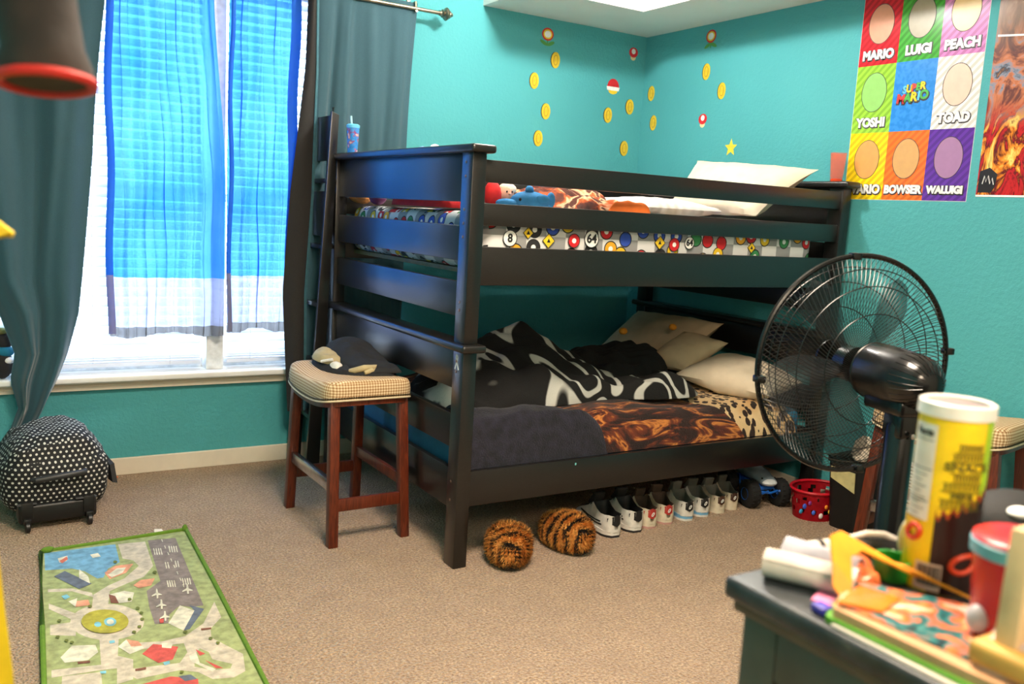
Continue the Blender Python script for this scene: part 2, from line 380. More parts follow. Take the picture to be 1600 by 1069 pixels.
for (xa, xb, za, lab, nf) in ((-3.085, -2.568, .685, 'wider sky blue and white printed curtain, left of the window middle', 6), (-2.555, -2.235, .700, 'narrower sky blue and white printed curtain, nearer the bed ladder', 4)):
    b = BM()
    def fc(u, v, xa=xa, xb=xb, za=za, nf=nf):
        z = 2.39+(za+.012*math.sin(9*u+xa)-2.39)*v; xr = xb-(.06*(1-sm(0, .6, v)) if nf == 6 else 0)
        am = .019+.009*math.sin(4*u+3*v)
        return (xa+(xr-xa)*u+.004*math.sin(20*v+10*u)*min(1, u*8, (1-u)*8)+(.002+.008*math.sin(7*u+2*v+xa*5)**2)*math.sin(4*PI*nf*u+1.4*math.sin(4*v+u*2))*min(1, u*8, (1-u)*8), -.050+am*math.sin(2*PI*nf*u+.7*math.sin(4*v+u*2))+.005*math.sin(2*PI*nf*3.1*u+2*v), z)
    sheet(b, fc, 200, 50); S('printed_curtain', b, LC, lab, 'curtain', 'sky blue printed curtains')
s = NM('deep blue curtain edge', .7); s.color(s.ramp(s.noise(3), [(.2, (24, 92, 190)), (.8, (34, 108, 205))]))
zc = s.sep(s.tc())[2]; s.color(s.mix(s.math('GREATER_THAN', zc, .99), (150, 148, 148), s.ramp(s.noise(3), [(.2, (26, 110, 220)), (.8, (40, 132, 232))])))
tl = s.new('ShaderNodeBsdfTranslucent'); tl.inputs[0].default_value = L((60, 150, 236)); mx = s.new('ShaderNodeMixShader'); mx.inputs[0].default_value = .35; s.link(s.b.outputs[0], mx.inputs[1]); s.link(tl.outputs[0], mx.inputs[2]); s.link(mx.outputs[0], s.out.inputs[0]); LE = s.m
for pc in [o for o in COL.objects if o.name.startswith('printed_curtain')]:
    wide = 'wider' in pc['label']
    for (x0, x1) in (((-3.10, -3.068),) if wide else ((-2.562, -2.54), (-2.275, -2.225))):
        b = BM(); zb = .70
        sheet(b, lambda u, v, x0=x0, x1=x1: (x0+(x1-x0)*u+.006*math.sin(14*v), -.084-.006*math.sin(PI*u)-.003*math.sin(18*v), 2.39+(zb-2.39)*v), 5, 50, .002)
        o = P('side_hem', b, LE, pc, world=True); 
# LE is measured in its own object space: keep its split at world height
for m in (LE,):
    for nd in m.node_tree.nodes:
        if nd.type == 'MATH' and nd.operation == 'GREATER_THAN': nd.inputs[1].default_value = .30
# ------------------------------------------------------------------ bunk bed
XL, XR, YFR, YB = -2.094, -.034, -1.664, -.205
bed = T('bunk_bed', 'black painted wooden bunk bed against the teal corner walls', 'bunk bed', ((XL+XR)/2, (YFR+YB)/2, 0))
def bp(name, *box, bev=.004, lab=None):
    b = BM(); bx(b, *box, bev); return P(name, b, BLK, bed, world=True, label=lab)
for xa in (XL, XR-.058):
    for ya in (YFR, YB-.082):
        bp('post', xa, xa+.058, ya, ya+.082, 0, .842)
        bp('post', xa, xa+.058, ya, ya+.082, .868, 1.566)
    ex = .02
    for z0, z1 in ((.838, .868), (1.563, 1.593)):
        b = BM(); bx(b, xa-.022, xa+.08, YFR-.035, YB+.03, z0, z1, .011, 3); P('top_cap', b, BLK, bed, world=True)
    for z0, z1, nm in ((1.388, 1.563, 'end_panel'), (1.17, 1.30, 'end_panel'), (.962, 1.092, 'end_panel'), (.685, .838, 'end_panel'), (.455, .587, 'end_rail'), (.217, .373, 'end_rail')):
        bp(nm, xa+.016, xa+.042, YFR+.082, YB-.082, z0, z1, bev=.003)
for z0, z1, nm in ((1.462, 1.543, 'guard_rail'), (1.306, 1.387, 'guard_rail'), (1.086, 1.228, 'side_rail'), (.238, .376, 'side_rail')):
    bp(nm, XL+.058, XR-.058, YFR+.012, YFR+.036, z0, z1, bev=.003)
    if nm == 'side_rail': bp(nm, XL+.058, XR-.058, YB-.036, YB-.012, z0, z1, bev=.003)
    else: bp(nm, XL+.058, XR-.058, YB-.036, YB-.012, z0, z1, bev=.003)
for z in (.272, 1.112):                                   # slats that carry the mattresses
    b = BM()
    for k in range(12): x = XL+.12+k*.165; bx(b, x, x+.07, YFR+.036, YB-.036, z, z+.018)
    P('mattress_slats', b, plain((150, 120, 84), .7, name='pale slat wood'), bed, world=True)
for (y, z) in [(YFR+.05, zz) for zz in (1.53, 1.48, 1.36, 1.31, 1.26, 1.02, .99, .335, .262, .80, .76)]:
    b = BM(); lathe(b, [(0, -.003), (.0045, -.002), (.006, 0)], (XL-.0005, y, z), 12, Matrix.Rotation(PI/2, 3, 'Y')); P('bolt', b, BOLT, bed, world=True)
b = BM(); bx(b, -1.545, -1.538, YFR+.0095, YFR+.013, .352, .362, .0015); P('marker_dot', b, plain((120, 200, 200), .3, name='pale blue dot'), bed, world=True, label='tiny pale blue dot')  # tiny plain pale blue block on the lower front rail
# white ribbon sticker on the lower front post
b = BM()
loop = [(-1.632, .768), (-1.620, .792), (-1.612, .806), (-1.610, .816), (-1.617, .824), (-1.624, .816), (-1.622, .806), (-1.614, .792), (-1.604, .767)]
for p, q in zip(loop, loop[1:]):
    dx, dz = q[0]-p[0], q[1]-p[1]; l = math.hypot(dx, dz); nx, nz = -dz/l*.0035, dx/l*.0035
    hexa(b, [(XL-.0012, p[0]+nx, p[1]+nz), (XL-.0012, p[0]-nx, p[1]-nz), (XL-.0012, q[0]-nx, q[1]-nz), (XL-.0012, q[0]+nx, q[1]+nz)], [(XL-.0002, p[0]+nx, p[1]+nz), (XL-.0002, p[0]-nx, p[1]-nz), (XL-.0002, q[0]-nx, q[1]-nz), (XL-.0002, q[0]+nx, q[1]+nz)])
S('ribbon_sticker', b, plain((235, 232, 228), .5, name='white sticker'), 'small white looped ribbon sticker on the corner post of the black bunk bed', 'sticker')

# ladder at the window end
lad = T('bed_ladder', 'black wooden ladder leaning on the bed end beside the dark curtain', 'ladder', (-2.15, -.18, 0))
for y in (-.30, -.045):
    b = BM(); yo = .0
    hexa(b, [(-2.205, y-.012+.05, 0), (-2.135, y-.012+.05, 0), (-2.135, y+.012+.05, 0), (-2.205, y+.012+.05, 0)] if y < -.1 else [(-2.235, y-.012, 0), (-2.165, y-.012, 0), (-2.165, y+.012, 0), (-2.235, y+.012, 0)],
         [(-2.135, y-.012, 1.79), (-2.0975, y-.012, 1.775), (-2.0975, y+.012, 1.775), (-2.135, y+.012, 1.79)], .003); P('ladder_rail', b, BLK, lad, world=True)
for z, h in ((1.665, .215), (1.30, .22)):
    x = -2.205+(z/1.79)*.07; b = BM(); bx(b, x+.008, x+.03, -.285, -.06, z-h/2, z+h/2, .003); P('ladder_panel', b, BLK, lad, world=True)
for z in (1.46, 1.14, .85, .56, .28):
    x = -2.205+(z/1.79)*.07; b = BM(); bx(b, x+.004, x+.062, -.285+.03*(1-z/1.79), -.06, z-.011, z+.011, .003); P('rung', b, BLK, lad, world=True)
b = BM(); tube(b, [(-2.125, -.30, 1.79), (-2.125, -.30, 1.80), (-2.135, -.32, 1.803), (-2.135, -.34, 1.803)], .003, 6); P('hook', b, BLK, lad, world=True)

# ------------------------------------------------------------------ bedding materials
def sheet_mat():
    s = NM('printed grey and white sheet', .75); uv = s.tc('UV')
    ch = s.new('ShaderNodeTexChecker'); ch.inputs['Scale'].default_value = 11; s.link(uv, ch.inputs[0]); ch.inputs[1].default_value = L((220, 219, 218)); ch.inputs[2].default_value = L((150, 150, 150))
    vo = s.new('ShaderNodeTexVoronoi', voronoi_dimensions='2D'); vo.inputs['Scale'].default_value = 11; vo.inputs['Randomness'].default_value = .6; s.link(uv, vo.inputs['Vector'])
    d = vo.outputs['Distance']; cc = s.sep(vo.outputs['Color'])
    hue = s.ramp(cc[0], [(0, (238, 196, 40)), (.22, (206, 34, 40)), (.42, (48, 80, 180)), (.56, (40, 40, 42)), (.68, (240, 170, 40)), (.80, (60, 140, 84)), (.90, (235, 235, 232))], 'CONSTANT')
    ring = s.math('MULTIPLY', s.math('GREATER_THAN', d, .31), s.math('LESS_THAN', d, .36))
    body = s.math('LESS_THAN', d, .34); hole = s.math('LESS_THAN', d, .12)
    c = s.mix(body, ch.outputs[0], hue); c = s.mix(ring, c, (30, 30, 32)); c = s.mix(s.math('MULTIPLY', hole, s.math('GREATER_THAN', cc[1], .4)), c, (245, 244, 240))
    s.color(c); s.bump(s.noise(14, 3), .3, .01); return s.m
SHEET = sheet_mat()
CREAM = plain((226, 210, 186), .85, bump=.25, sc=60, name='cream pillow cotton', var=.03)
s = NM('navy plush', .95); s.color(s.ramp(s.noise(26, 4), [(.3, (13, 13, 22)), (.7, (34, 33, 50))])); s.bump(s.noise(160, 3), .8, .006); s.b.inputs['Sheen Weight'].default_value = .12; NAVY = s.m
# animal print: streaky lion-brown fading to leopard spots towards the bed head
s = NM('animal print plush', .95); oc = s.tc('Object'); x = s.sep(oc)[0]
w = s.noise(2.4, 3, src=s.scale(oc, (1.6, 7, 4)), dist=1.2, rough=.6)
lion = s.ramp(w, [(.30, (16, 8, 8)), (.46, (44, 18, 14)), (.53, (110, 46, 20)), (.58, (206, 130, 60)), (.62, (96, 36, 18)), (.72, (20, 10, 8))])
vo = s.new('ShaderNodeTexVoronoi', feature='F1'); vo.inputs['Scale'].default_value = 33; s.link(s.scale(oc, (1, 1, .3)), vo.inputs['Vector'])
vo2 = s.new('ShaderNodeTexVoronoi', feature='SMOOTH_F1'); vo2.inputs['Scale'].default_value = 15; s.link(oc, vo2.inputs['Vector'])
spot = s.math('LESS_THAN', s.math('ADD', vo.outputs['Distance'], s.math('MULTIPLY', s.noise(60, 2), .25)), .60)
leo = s.mix(spot, s.ramp(s.noise(5), [(.3, (196, 150, 96)), (.7, (232, 206, 160))]), (38, 20, 12))
m = s.math('GREATER_THAN', s.math('ADD', x, s.math('ADD', s.math('MULTIPLY', s.noise(3, 3), .25), s.math('MULTIPLY', s.sep(oc)[1], .45))), .40)
s.color(s.mix(m, lion, leo)); s.bump(s.noise(170, 3), .8, .006); s.b.inputs['Sheen Weight'].default_value = .1; ANIM = s.m
s = NM('black and white striped plush', .95); w = s.noise(.9, 1, src=s.scale(s.tc(), (3.6, 1.6, 3)), dist=.8)
s.color(s.ramp(w, [(.0, (16, 16, 17)), (.44, (18, 18, 19)), (.45, (190, 192, 186)), (.50, (196, 197, 190)), (.51, (20, 20, 20)), (.60, (20, 20, 20)), (.61, (190, 192, 186)), (.66, (190, 192, 186)), (.67, (20, 20, 20))])); s.bump(s.noise(180, 3), .6, .005); ZEB = s.m
BLKC = plain((18, 18, 20), .9, bump=.5, sc=90, name='black fleece')
TEALC = plain((20, 96, 130), .8, bump=.3, sc=50, name='teal bed sheet')

def pillow(bm, corners, th, n=22, sag=.10):   # puffy cushion between four corner points
    A, B, C, D = [Vector(c) for c in corners]; N = (B-A).cross(D-A).normalized()
    def pos(u, v, s):
        uu, vv = 2*u-1, 2*v-1
        e = max(0, (1-uu**2))*max(0, (1-vv**2)); t = th*(e**.42)*.5
        pu = u+(.5-u)*sag*(1-vv**2)*abs(uu)**3*1.0; pv = v+(.5-v)*sag*(1-uu**2)*abs(vv)**3
        p = A*(1-pu)*(1-pv)+B*pu*(1-pv)+C*pu*pv+D*(1-pu)*pv
        wr = .012*noise.noise(p*7)*(e**.2)+.006*noise.noise(p*19)*(e**.2)
        return p+N*(s*t+wr)
    for s_ in (1, -1):
        g = [[bm.verts.new(pos(i/n, j/n, s_)) for j in range(n+1)] for i in range(n+1)]
        for i in range(n):
            for j in range(n): bm.faces.new((g[i][j], g[i+1][j], g[i+1][j+1], g[i][j+1]))
    bmesh.ops.remove_doubles(bm, verts=bm.verts, dist=1e-4); return bm
def lump(bm, outline, zf, th, n=72, rr=20, wr=.02, fr=9, p=2.6, seed=0):   # cloth heap over an outline; zf(x,y)=resting height
    m = len(outline); cx = sum(a for a, _ in outline)/m; cy = sum(a for _, a in outline)/m
    def ol(k):
        t = k/n*m; i = int(t) % m; f = t-int(t); a, b_, c, d = outline[i-1], outline[i], outline[(i+1) % m], outline[(i+2) % m]
        def cr(q): return .5*((2*b_[q])+(-a[q]+c[q])*f+(2*a[q]-5*b_[q]+4*c[q]-d[q])*f*f+(-a[q]+3*b_[q]-3*c[q]+d[q])*f**3)
        return cr(0), cr(1)
    rings = []; O = [ol(k) for k in range(n)]
    for r_ in range(1, rr+1):
        r = r_/rr; row = []
        for k in range(n):
            x = cx+(O[k][0]-cx)*r; y = cy+(O[k][1]-cy)*r; e = (1-r**p)**.5 if r < 1 else 0
            h = th(x, y) if callable(th) else th
            z = zf(x, y)+e*h*(.8+.3*noise.noise(Vector((x*3, y*3, seed))))+min(1, e*2)*(wr*noise.noise(Vector((x*fr, y*fr, seed+5)))+wr*.6*abs(noise.noise(Vector((x*fr*.6+y*fr*1.6, y*fr*.5, seed+9)))))
            row.append(bm.verts.new((x, y, max(z, zf(x, y)))))
        rings.append(row)
    c = bm.verts.new((cx, cy, sum(v.co.z for v in rings[0])/n))
    for k in range(n): bm.faces.new((c, rings[0][k], rings[0][(k+1) % n]))
    for a, b_ in zip(rings, rings[1:]):
        for k in range(n): bm.faces.new((a[k], b_[k], b_[(k+1) % n], a[(k+1) % n]))
    low = [bm.verts.new((v.co.x, v.co.y, v.co.z-.006)) for v in rings[-1]]; o = rings[-1]
    for k in range(n): bm.faces.new((o[k], low[k], low[(k+1) % n], o[(k+1) % n]))
    return bm

# ------------------------------------------------------------------ upper bunk
um = T('mattress', 'upper bunk mattress in a grey and white sheet printed with coloured badges', 'mattress', (-1.09, -.94, 1.131))
b = BM(); bx(b, -2.0, -.20, YFR+.05, YB-.05, 1.131, 1.355, .05, 5)
for v in b.verts:
    v.co.z += (.010*noise.noise(v.co*4) if v.co.z > 1.2 else 0)
bmesh.ops.subdivide_edges(b, edges=[e for e in b.edges if e.calc_length() > .3], cuts=24, use_grid_fill=True)
for v in b.verts:
    if v.co.z > 1.28: v.co.z += .014*noise.noise(v.co*3.5)
    v.co.y += .006*noise.noise(v.co*9+Vector((4, 0, 0)))
bmesh.ops.recalc_face_normals(b, faces=b.faces); boxuv(b, 1.0); P('fitted_sheet', b, SHEET, um, world=True, label='grey and white sheet with coloured badge print')
INK = plain((25, 25, 27), .7, bump=0, name='black print'); YEL = plain((240, 200, 40), .7, bump=0, name='yellow print'); REDP = plain((205, 30, 38), .7, bump=0, name='red print'); WHP = plain((242, 240, 236), .7, bump=0, name='white print')
yfs = YFR+.0425
for (x, z, r, txt, c1, tm) in ((-1.895, 1.262, .030, '8', WHP, INK), (-1.515, 1.272, .034, '64', WHP, INK), (-1.72, 1.258, .028, '', YEL, INK), (-.995, 1.272, .026, '64', WHP, INK), (-1.16, 1.268, .028, '', YEL, INK), (-1.60, 1.262, .027, '', REDP, WHP), (-1.08, 1.262, .028, '', REDP, WHP), (-1.815, 1.285, .022, '', YEL, INK), (-.62, 1.262, .024, '', YEL, INK)):
    b = BM(); n = 4 if c1 is YEL else 24
    pts = [(x+r*math.cos(2*PI*k/n), z+r*math.sin(2*PI*k/n)) for k in range(n)]; prism(b, pts, yfs+.001, yfs+.004)
    pr = P('printed_badge', b, c1, um, world=True, smooth=False)
    b = BM(); tube(b, [(px, yfs+.001, pz) for px, pz in pts], .0016, 6, closed=True); P('badge_outline', b, INK, pr, world=True)
    if txt:
        b = text_bm(txt, r*1.45, .0005, .0012)
        for v in b.verts: v.co = Vector((x+v.co.x, yfs+v.co.z-.0004, z+v.co.y))
        P('printed_number', b, tm, pr, smooth=False, world=True)
    elif c1 is REDP:
        b = BM(); prism(b, [(x+.010*math.cos(2*PI*k/16), z+.010*math.sin(2*PI*k/16)) for k in range(16)], yfs-.0002, yfs+.0012); P('printed_dot', b, WHP, pr, world=True, smooth=False)
    else:
        b = BM(); prism(b, [(x-.008, z-.006), (x+.008, z-.006), (x, z+.009)], yfs-.0002, yfs+.0012); P('printed_dot', b, INK, pr, world=True, smooth=False)

b = BM(); pillow(b, [(-.52, -.90, 1.41), (-.56, -1.57, 1.405), (-.205, -1.60, 1.64), (-.29, -.86, 1.69)], .15)
S('pillow', b, CREAM, 'large cream pillow propped up at the head of the upper bunk', 'pillow')
s = NM('quilted white cotton', .85); s.color(s.ramp(s.noise(4), [(.3, (222, 212, 206)), (.7, (238, 232, 228))])); wv = s.new('ShaderNodeTexWave'); wv.inputs['Scale'].default_value = 7; wv.inputs['Distortion'].default_value = 1; s.link(s.tc(), wv.inputs[0]); s.bump(wv.outputs['Fac'], .5, .01); QW = s.m
b = BM(); pillow(b, [(-1.20, -1.50, 1.415), (-.72, -1.54, 1.415), (-.72, -1.10, 1.415), (-1.18, -1.05, 1.43)], .09)
S('white_cushion', b, QW, 'flat white quilted cushion on the upper bunk, between the orange blanket and the cream pillow', 'cushion')
s = NM('brown and orange plush', .9); w = s.noise(5, 3, dist=1.5)
s.color(s.ramp(w, [(.30, (50, 18, 12)), (.44, (92, 36, 18)), (.50, (196, 88, 30)), (.56, (226, 190, 150)), (.60, (84, 34, 18)), (.8, (44, 18, 12))])); s.bump(s.noise(90, 3), .5, .006); TIG = s.m
zt = lambda x, y: 1.370
b = BM(); lump(b, [(-1.66, -1.50), (-1.30, -1.54), (-1.22, -1.3), (-1.30, -1.0), (-1.62, -.95), (-1.74, -1.2)], zt, .105, wr=.05, fr=11, seed=1)
S('crumpled_blanket', b, TIG, 'crumpled brown, orange and white plush blanket on the upper bunk', 'blanket')
b = BM(); lump(b, [(-1.40, -1.58), (-1.22, -1.60), (-1.20, -1.575), (-1.26, -1.565), (-1.38, -1.565)], zt, .07, wr=.03, fr=20, seed=2)
S('orange_cloth', b, plain((226, 110, 40), .85, bump=.3, sc=60, name='orange fleece'), 'bright orange folded cloth beside the white quilted cushion on the upper bunk', 'cloth')
# blue plush with snout, belly, fins, eyes
t = T('plush_toy', 'blue shark-like plush toy lying behind the guard rail of the upper bunk', 'plush toy', (-1.78, -1.53, 1.365))
BLUP = plain((66, 148, 214), .9, bump=.6, sc=80, name='blue plush')
b = BM(); ell(b, (0.02, 0, .04), (.088, .045, .040), 24, nz=.08); ell(b, (-.085, -.004, .028), (.05, .026, .018), 16); P('body', b, BLUP, t)
b = BM(); ell(b, (.01, -.01, .083), (.02, .012, .018), 12); ell(b, (.055, -.04, .05), (.032, .012, .02), 12); ell(b, (.118, .0, .05), (.02, .012, .032), 12); P('fin', b, BLUP, t)
b = BM(); ell(b, (-.045, -.034, .045), (.006, .004, .006), 10); P('eye', b, INK, t)
t = T('doll', 'small light-haired doll in a red top beside the blue plush, upper bunk', 'doll', (-1.895, -1.47, 1.372))
b = BM(); ell(b, (0, 0, .05), (.035, .035, .055), 18, nz=.1); P('body', b, plain((200, 30, 34), .8, name='red cloth'), t)
b = BM(); ell(b, (.06, 0, .062), (.034, .03, .032), 18); ell(b, (.06, -.03, .058), (.006, .006, .005), 8); P('head', b, plain((226, 170, 146), .7, name='peach plush'), t)
b = BM(); ell(b, (.068, .004, .078), (.036, .032, .022), 16, nz=.25); P('hair', b, plain((240, 222, 200), .9, bump=.5, name='pale hair'), t)
b = BM(); ell(b, (.048, -.029, .066), (.004, .003, .004), 8); ell(b, (.072, -.029, .066), (.004, .003, .004), 8); P('eyes', b, INK, t)
RED = plain((190, 26, 34), .85, bump=.4, sc=60, name='red fleece')
b = BM(); lump(b, [(-1.98, -1.20), (-1.82, -1.28), (-1.80, -.75), (-1.90, -.55), (-1.985, -.8)], zt, .085, wr=.03, fr=12, seed=3)
S('red_blanket', b, RED, 'red fleece blanket heaped at the ladder end of the upper bunk', 'blanket')
t = T('plush_toy', 'tan and dark brown plush toy poking out past the bed end next to the ladder', 'plush toy', (-1.985, -.33, 1.365))
b = BM(); ell(b, (0, 0, .025), (.05, .06, .03), 18, nz=.3, nf=20); ell(b, (-.03, -.07, .028), (.03, .03, .022), 14, nz=.3, nf=20); P('body', b, plain((184, 120, 62), .9, bump=.6, name='tan plush'), t)
b = BM(); ell(b, (.0, .01, .052), (.035, .04, .02), 14, nz=.3, nf=20); P('mane', b, plain((74, 44, 26), .9, bump=.6, name='brown plush'), t)
b = BM(); ell(b, (-.052, -.08, .034), (.006, .006, .006), 8); P('eye', b, INK, t)
b = BM(); ell(b, (-1.965, -.50, 1.392), (.04, .045, .032), 18, nz=.1)
S('ball', b, plain((110, 40, 96), .6, bump=.2, name='purple rubber'), 'purple ball on the upper bunk beside the tan plush toy', 'ball')
# light things peeking over the cap of the bed end
b = BM(); ell(b, (-1.92, -.88, 1.52), (.06, .06, .108), 20, nz=.08); S('plush_ball', b, plain((150, 190, 235), .9, bump=.4, name='pale blue plush'), 'pale blue rounded plush just showing over the bed end cap', 'plush toy')
b = BM(); ell(b, (-1.92, -1.00, 1.52), (.05, .05, .110), 20, nz=.08); S('plush_ball', b, plain((235, 235, 240), .9, bump=.4, name='white plush'), 'white rounded plush just showing over the bed end cap', 'plush toy')
# blue tumbler standing on the cap next to the ladder
t = T('tumbler', 'blue printed drinking cup with pale lid standing on the bed end cap by the ladder', 'cup', (-2.06, -.40, 1.593))
s = NM('printed blue plastic', .35); s.color(s.ramp(s.noise(38, 2), [(.35, (40, 120, 205)), (.5, (60, 150, 225)), (.58, (150, 50, 110)), (.64, (225, 200, 210)), (.7, (230, 150, 60))])); PB = s.m
b = BM(); lathe(b, [(.022, 0), (.023, .004), (.030, .125), (.028, .125), (.021, .006), (0, .006)]); P('cup', b, PB, t)
b = BM(); lathe(b, [(.031, .120), (.032, .132), (.024, .138), (0, .138)]); P('lid', b, plain((110, 200, 236), .35, bump=0, name='pale blue lid'), t)
b = BM(); tube(b, [(-.008, 0, .136), (-.012, 0, .175)], .005, 10); P('straw', b, plain((180, 220, 230), .3, bump=0, name='pale straw'), t)
# orange glass on the far cap
t = T('drinking_glass', 'clear orange fluted drinking glass on the far bed cap before the yellow poster square', 'glass', (-.07, -1.595, 1.593))
OG = NM('orange tinted plastic', .08); OG.color(OG.ramp(OG.noise(5), [(.3, (240, 92, 30)), (.7, (244, 104, 40))])); OG.b.inputs['Alpha'].default_value = .30
b = BM(); n = 36; prof = [(0, .0), (.027, .0), (.029, .004), (.038, .135), (.036, .135), (.026, .016), (0, .014)]
rings = []
for r, z in prof: rings.append([b.verts.new((r*(1+(.02*math.cos(12*2*PI*k/n) if z > .004 and r > .02 else 0))*math.cos(2*PI*k/n), r*(1+(.02*math.cos(12*2*PI*k/n) if z > .004 and r > .02 else 0))*math.sin(2*PI*k/n), z)) for k in range(n)])
for a, c in zip(rings, rings[1:]):
    for k in range(n): b.faces.new((a[k], a[(k+1) % n], c[(k+1) % n], c[k]))
bmesh.ops.remove_doubles(b, verts=b.verts, dist=1e-6); P('glass_wall', b, OG.m, t)
b = BM(); lathe(b, [(0, .001), (.0255, .001), (.0262, .013), (0, .0135)]); P('thick_base', b, glassy((250, 70, 20), .08, .75, 'deep orange base'), t, label='deeper orange thick base')

# ------------------------------------------------------------------ lower bunk
lm = T('mattress', 'lower bunk mattress in a teal blue sheet', 'mattress', (-1.09, -.94, .291))
b = BM(); bx(b, -2.03, -.11, YFR+.085, YB-.05, .291, .475, .05, 5); P('fitted_sheet', b, TEALC, lm, world=True)
def zb(x, y): return .494+.030*noise.noise(Vector((x*2.2, y*2.2, 3)))+.02*noise.noise(Vector((x*6, y*5, 1)))+.02
b = BM()
def anim(u, v):
    x = -1.985+1.80*u; y0 = -1.612; y = y0+1.15*v
    z = zb(x, y)+.035*math.exp(-((x+1.5)/.5)**2)*math.exp(-((y+1.2)/.35)**2)+.012*math.sin(9*x+5*y)
    e = sm(0, .12, v); z = .372+(z-.372)*math.sin(PI/2*min(1, (v/.10)))**.6 if v < .10 else z
    z = max(z, .374)
    if u > .93: z -= .02*((u-.93)/.07)
    return (x, y, z)
sheet(b, anim, 110, 80, .012); S('animal_print_blanket', b, ANIM, 'plush blanket printed in lion brown and leopard spots spread over the lower bunk', 'blanket')
b = BM()
def nav(u, v):
    x = -2.015+(.66-.22*v)*u; y = -1.6225+.33*v*(1-.45*u)
    z = zb(x, y)+.022+.045*math.sin(PI*min(1, v*1.1))*(1-u)**.5+.012*noise.noise(Vector((x*12, y*12, 0)))
    if v < .22: z = .374+(z-.374)*(math.sin(PI/2*v/.22))**.6
    if u > .85: z = z-.045*((u-.85)/.15)**2
    if v > .85: z = z-.045*((v-.85)/.15)**2
    return (x, y, max(z, .374))
sheet(b, nav, 60, 40, .012); S('navy_blanket', b, NAVY, 'navy plush blanket folded over the front corner of the lower bunk', 'blanket')
zm = lambda x, y: .545
b = BM(); lump(b, [(-1.98, -1.30), (-1.60, -1.40), (-1.15, -1.36), (-.90, -1.42), (-.66, -1.40), (-.56, -1.15), (-.75, -.85), (-1.2, -.62), (-1.7, -.65), (-1.95, -.9)], zm,
    lambda x, y: .07+.245*math.exp(-((x+1.38)/.28)**2-((y+.92)/.30)**2)+.09*math.exp(-((x+1.72)/.16)**2), n=110, rr=30, wr=.075, fr=7, seed=4)
S('striped_blanket', b, ZEB, 'black and white striped plush blanket heaped in the middle of the lower bunk', 'blanket')
b = BM(); lump(b, [(-1.05, -1.15), (-.70, -1.15), (-.50, -1.0), (-.48, -.70), (-.85, -.60), (-1.1, -.8)], zm, .20, wr=.05, fr=10, seed=6)
S('black_fleece', b, BLKC, 'plain black fleece bunched in front of the lower bunk pillows', 'blanket')
b = BM(); pillow(b, [(-.44, -.30, .59), (-.44, -1.00, .59), (-.155, -1.03, .83), (-.155, -.30, .81)], .15)
S('pillow', b, plain((196, 170, 138), .85, bump=.25, sc=60, name='tan pillow cotton', var=.03), 'tan pillow propped against the far end of the lower bunk', 'pillow')
b = BM(); pillow(b, [(-.62, -1.18, .60), (-.42, -1.60, .565), (-.10, -1.55, .60), (-.14, -1.05, .66)], .17)
S('pillow', b, CREAM, 'pale pillow lying flat on the leopard spots of the lower bunk', 'pillow')
b = BM(); pillow(b, [(-.60, -.92, .61), (-.54, -1.18, .61), (-.24, -1.16, .745), (-.30, -.88, .77)], .12)
S('pillow', b, plain((210, 188, 154), .85, bump=.25, sc=60, name='beige pillow cotton', var=.03), 'beige pillow leaning between the tan and the flat pale pillow of the lower bunk', 'pillow')
for (x, y, z, r) in ((-.66, -.80, .765, .022), (-.42, -.92, .80, .022)):
    b = BM(); ell(b, (x, y, z), (r, r, r*.8), 10, nz=.3)
    S('toy_flower', b, plain((214, 140, 30), .8, name='orange plush'), 'small orange plush bit beside the %s of the lower bunk' % ('black fleece' if x < -.6 else 'tan pillow'), 'plush toy')
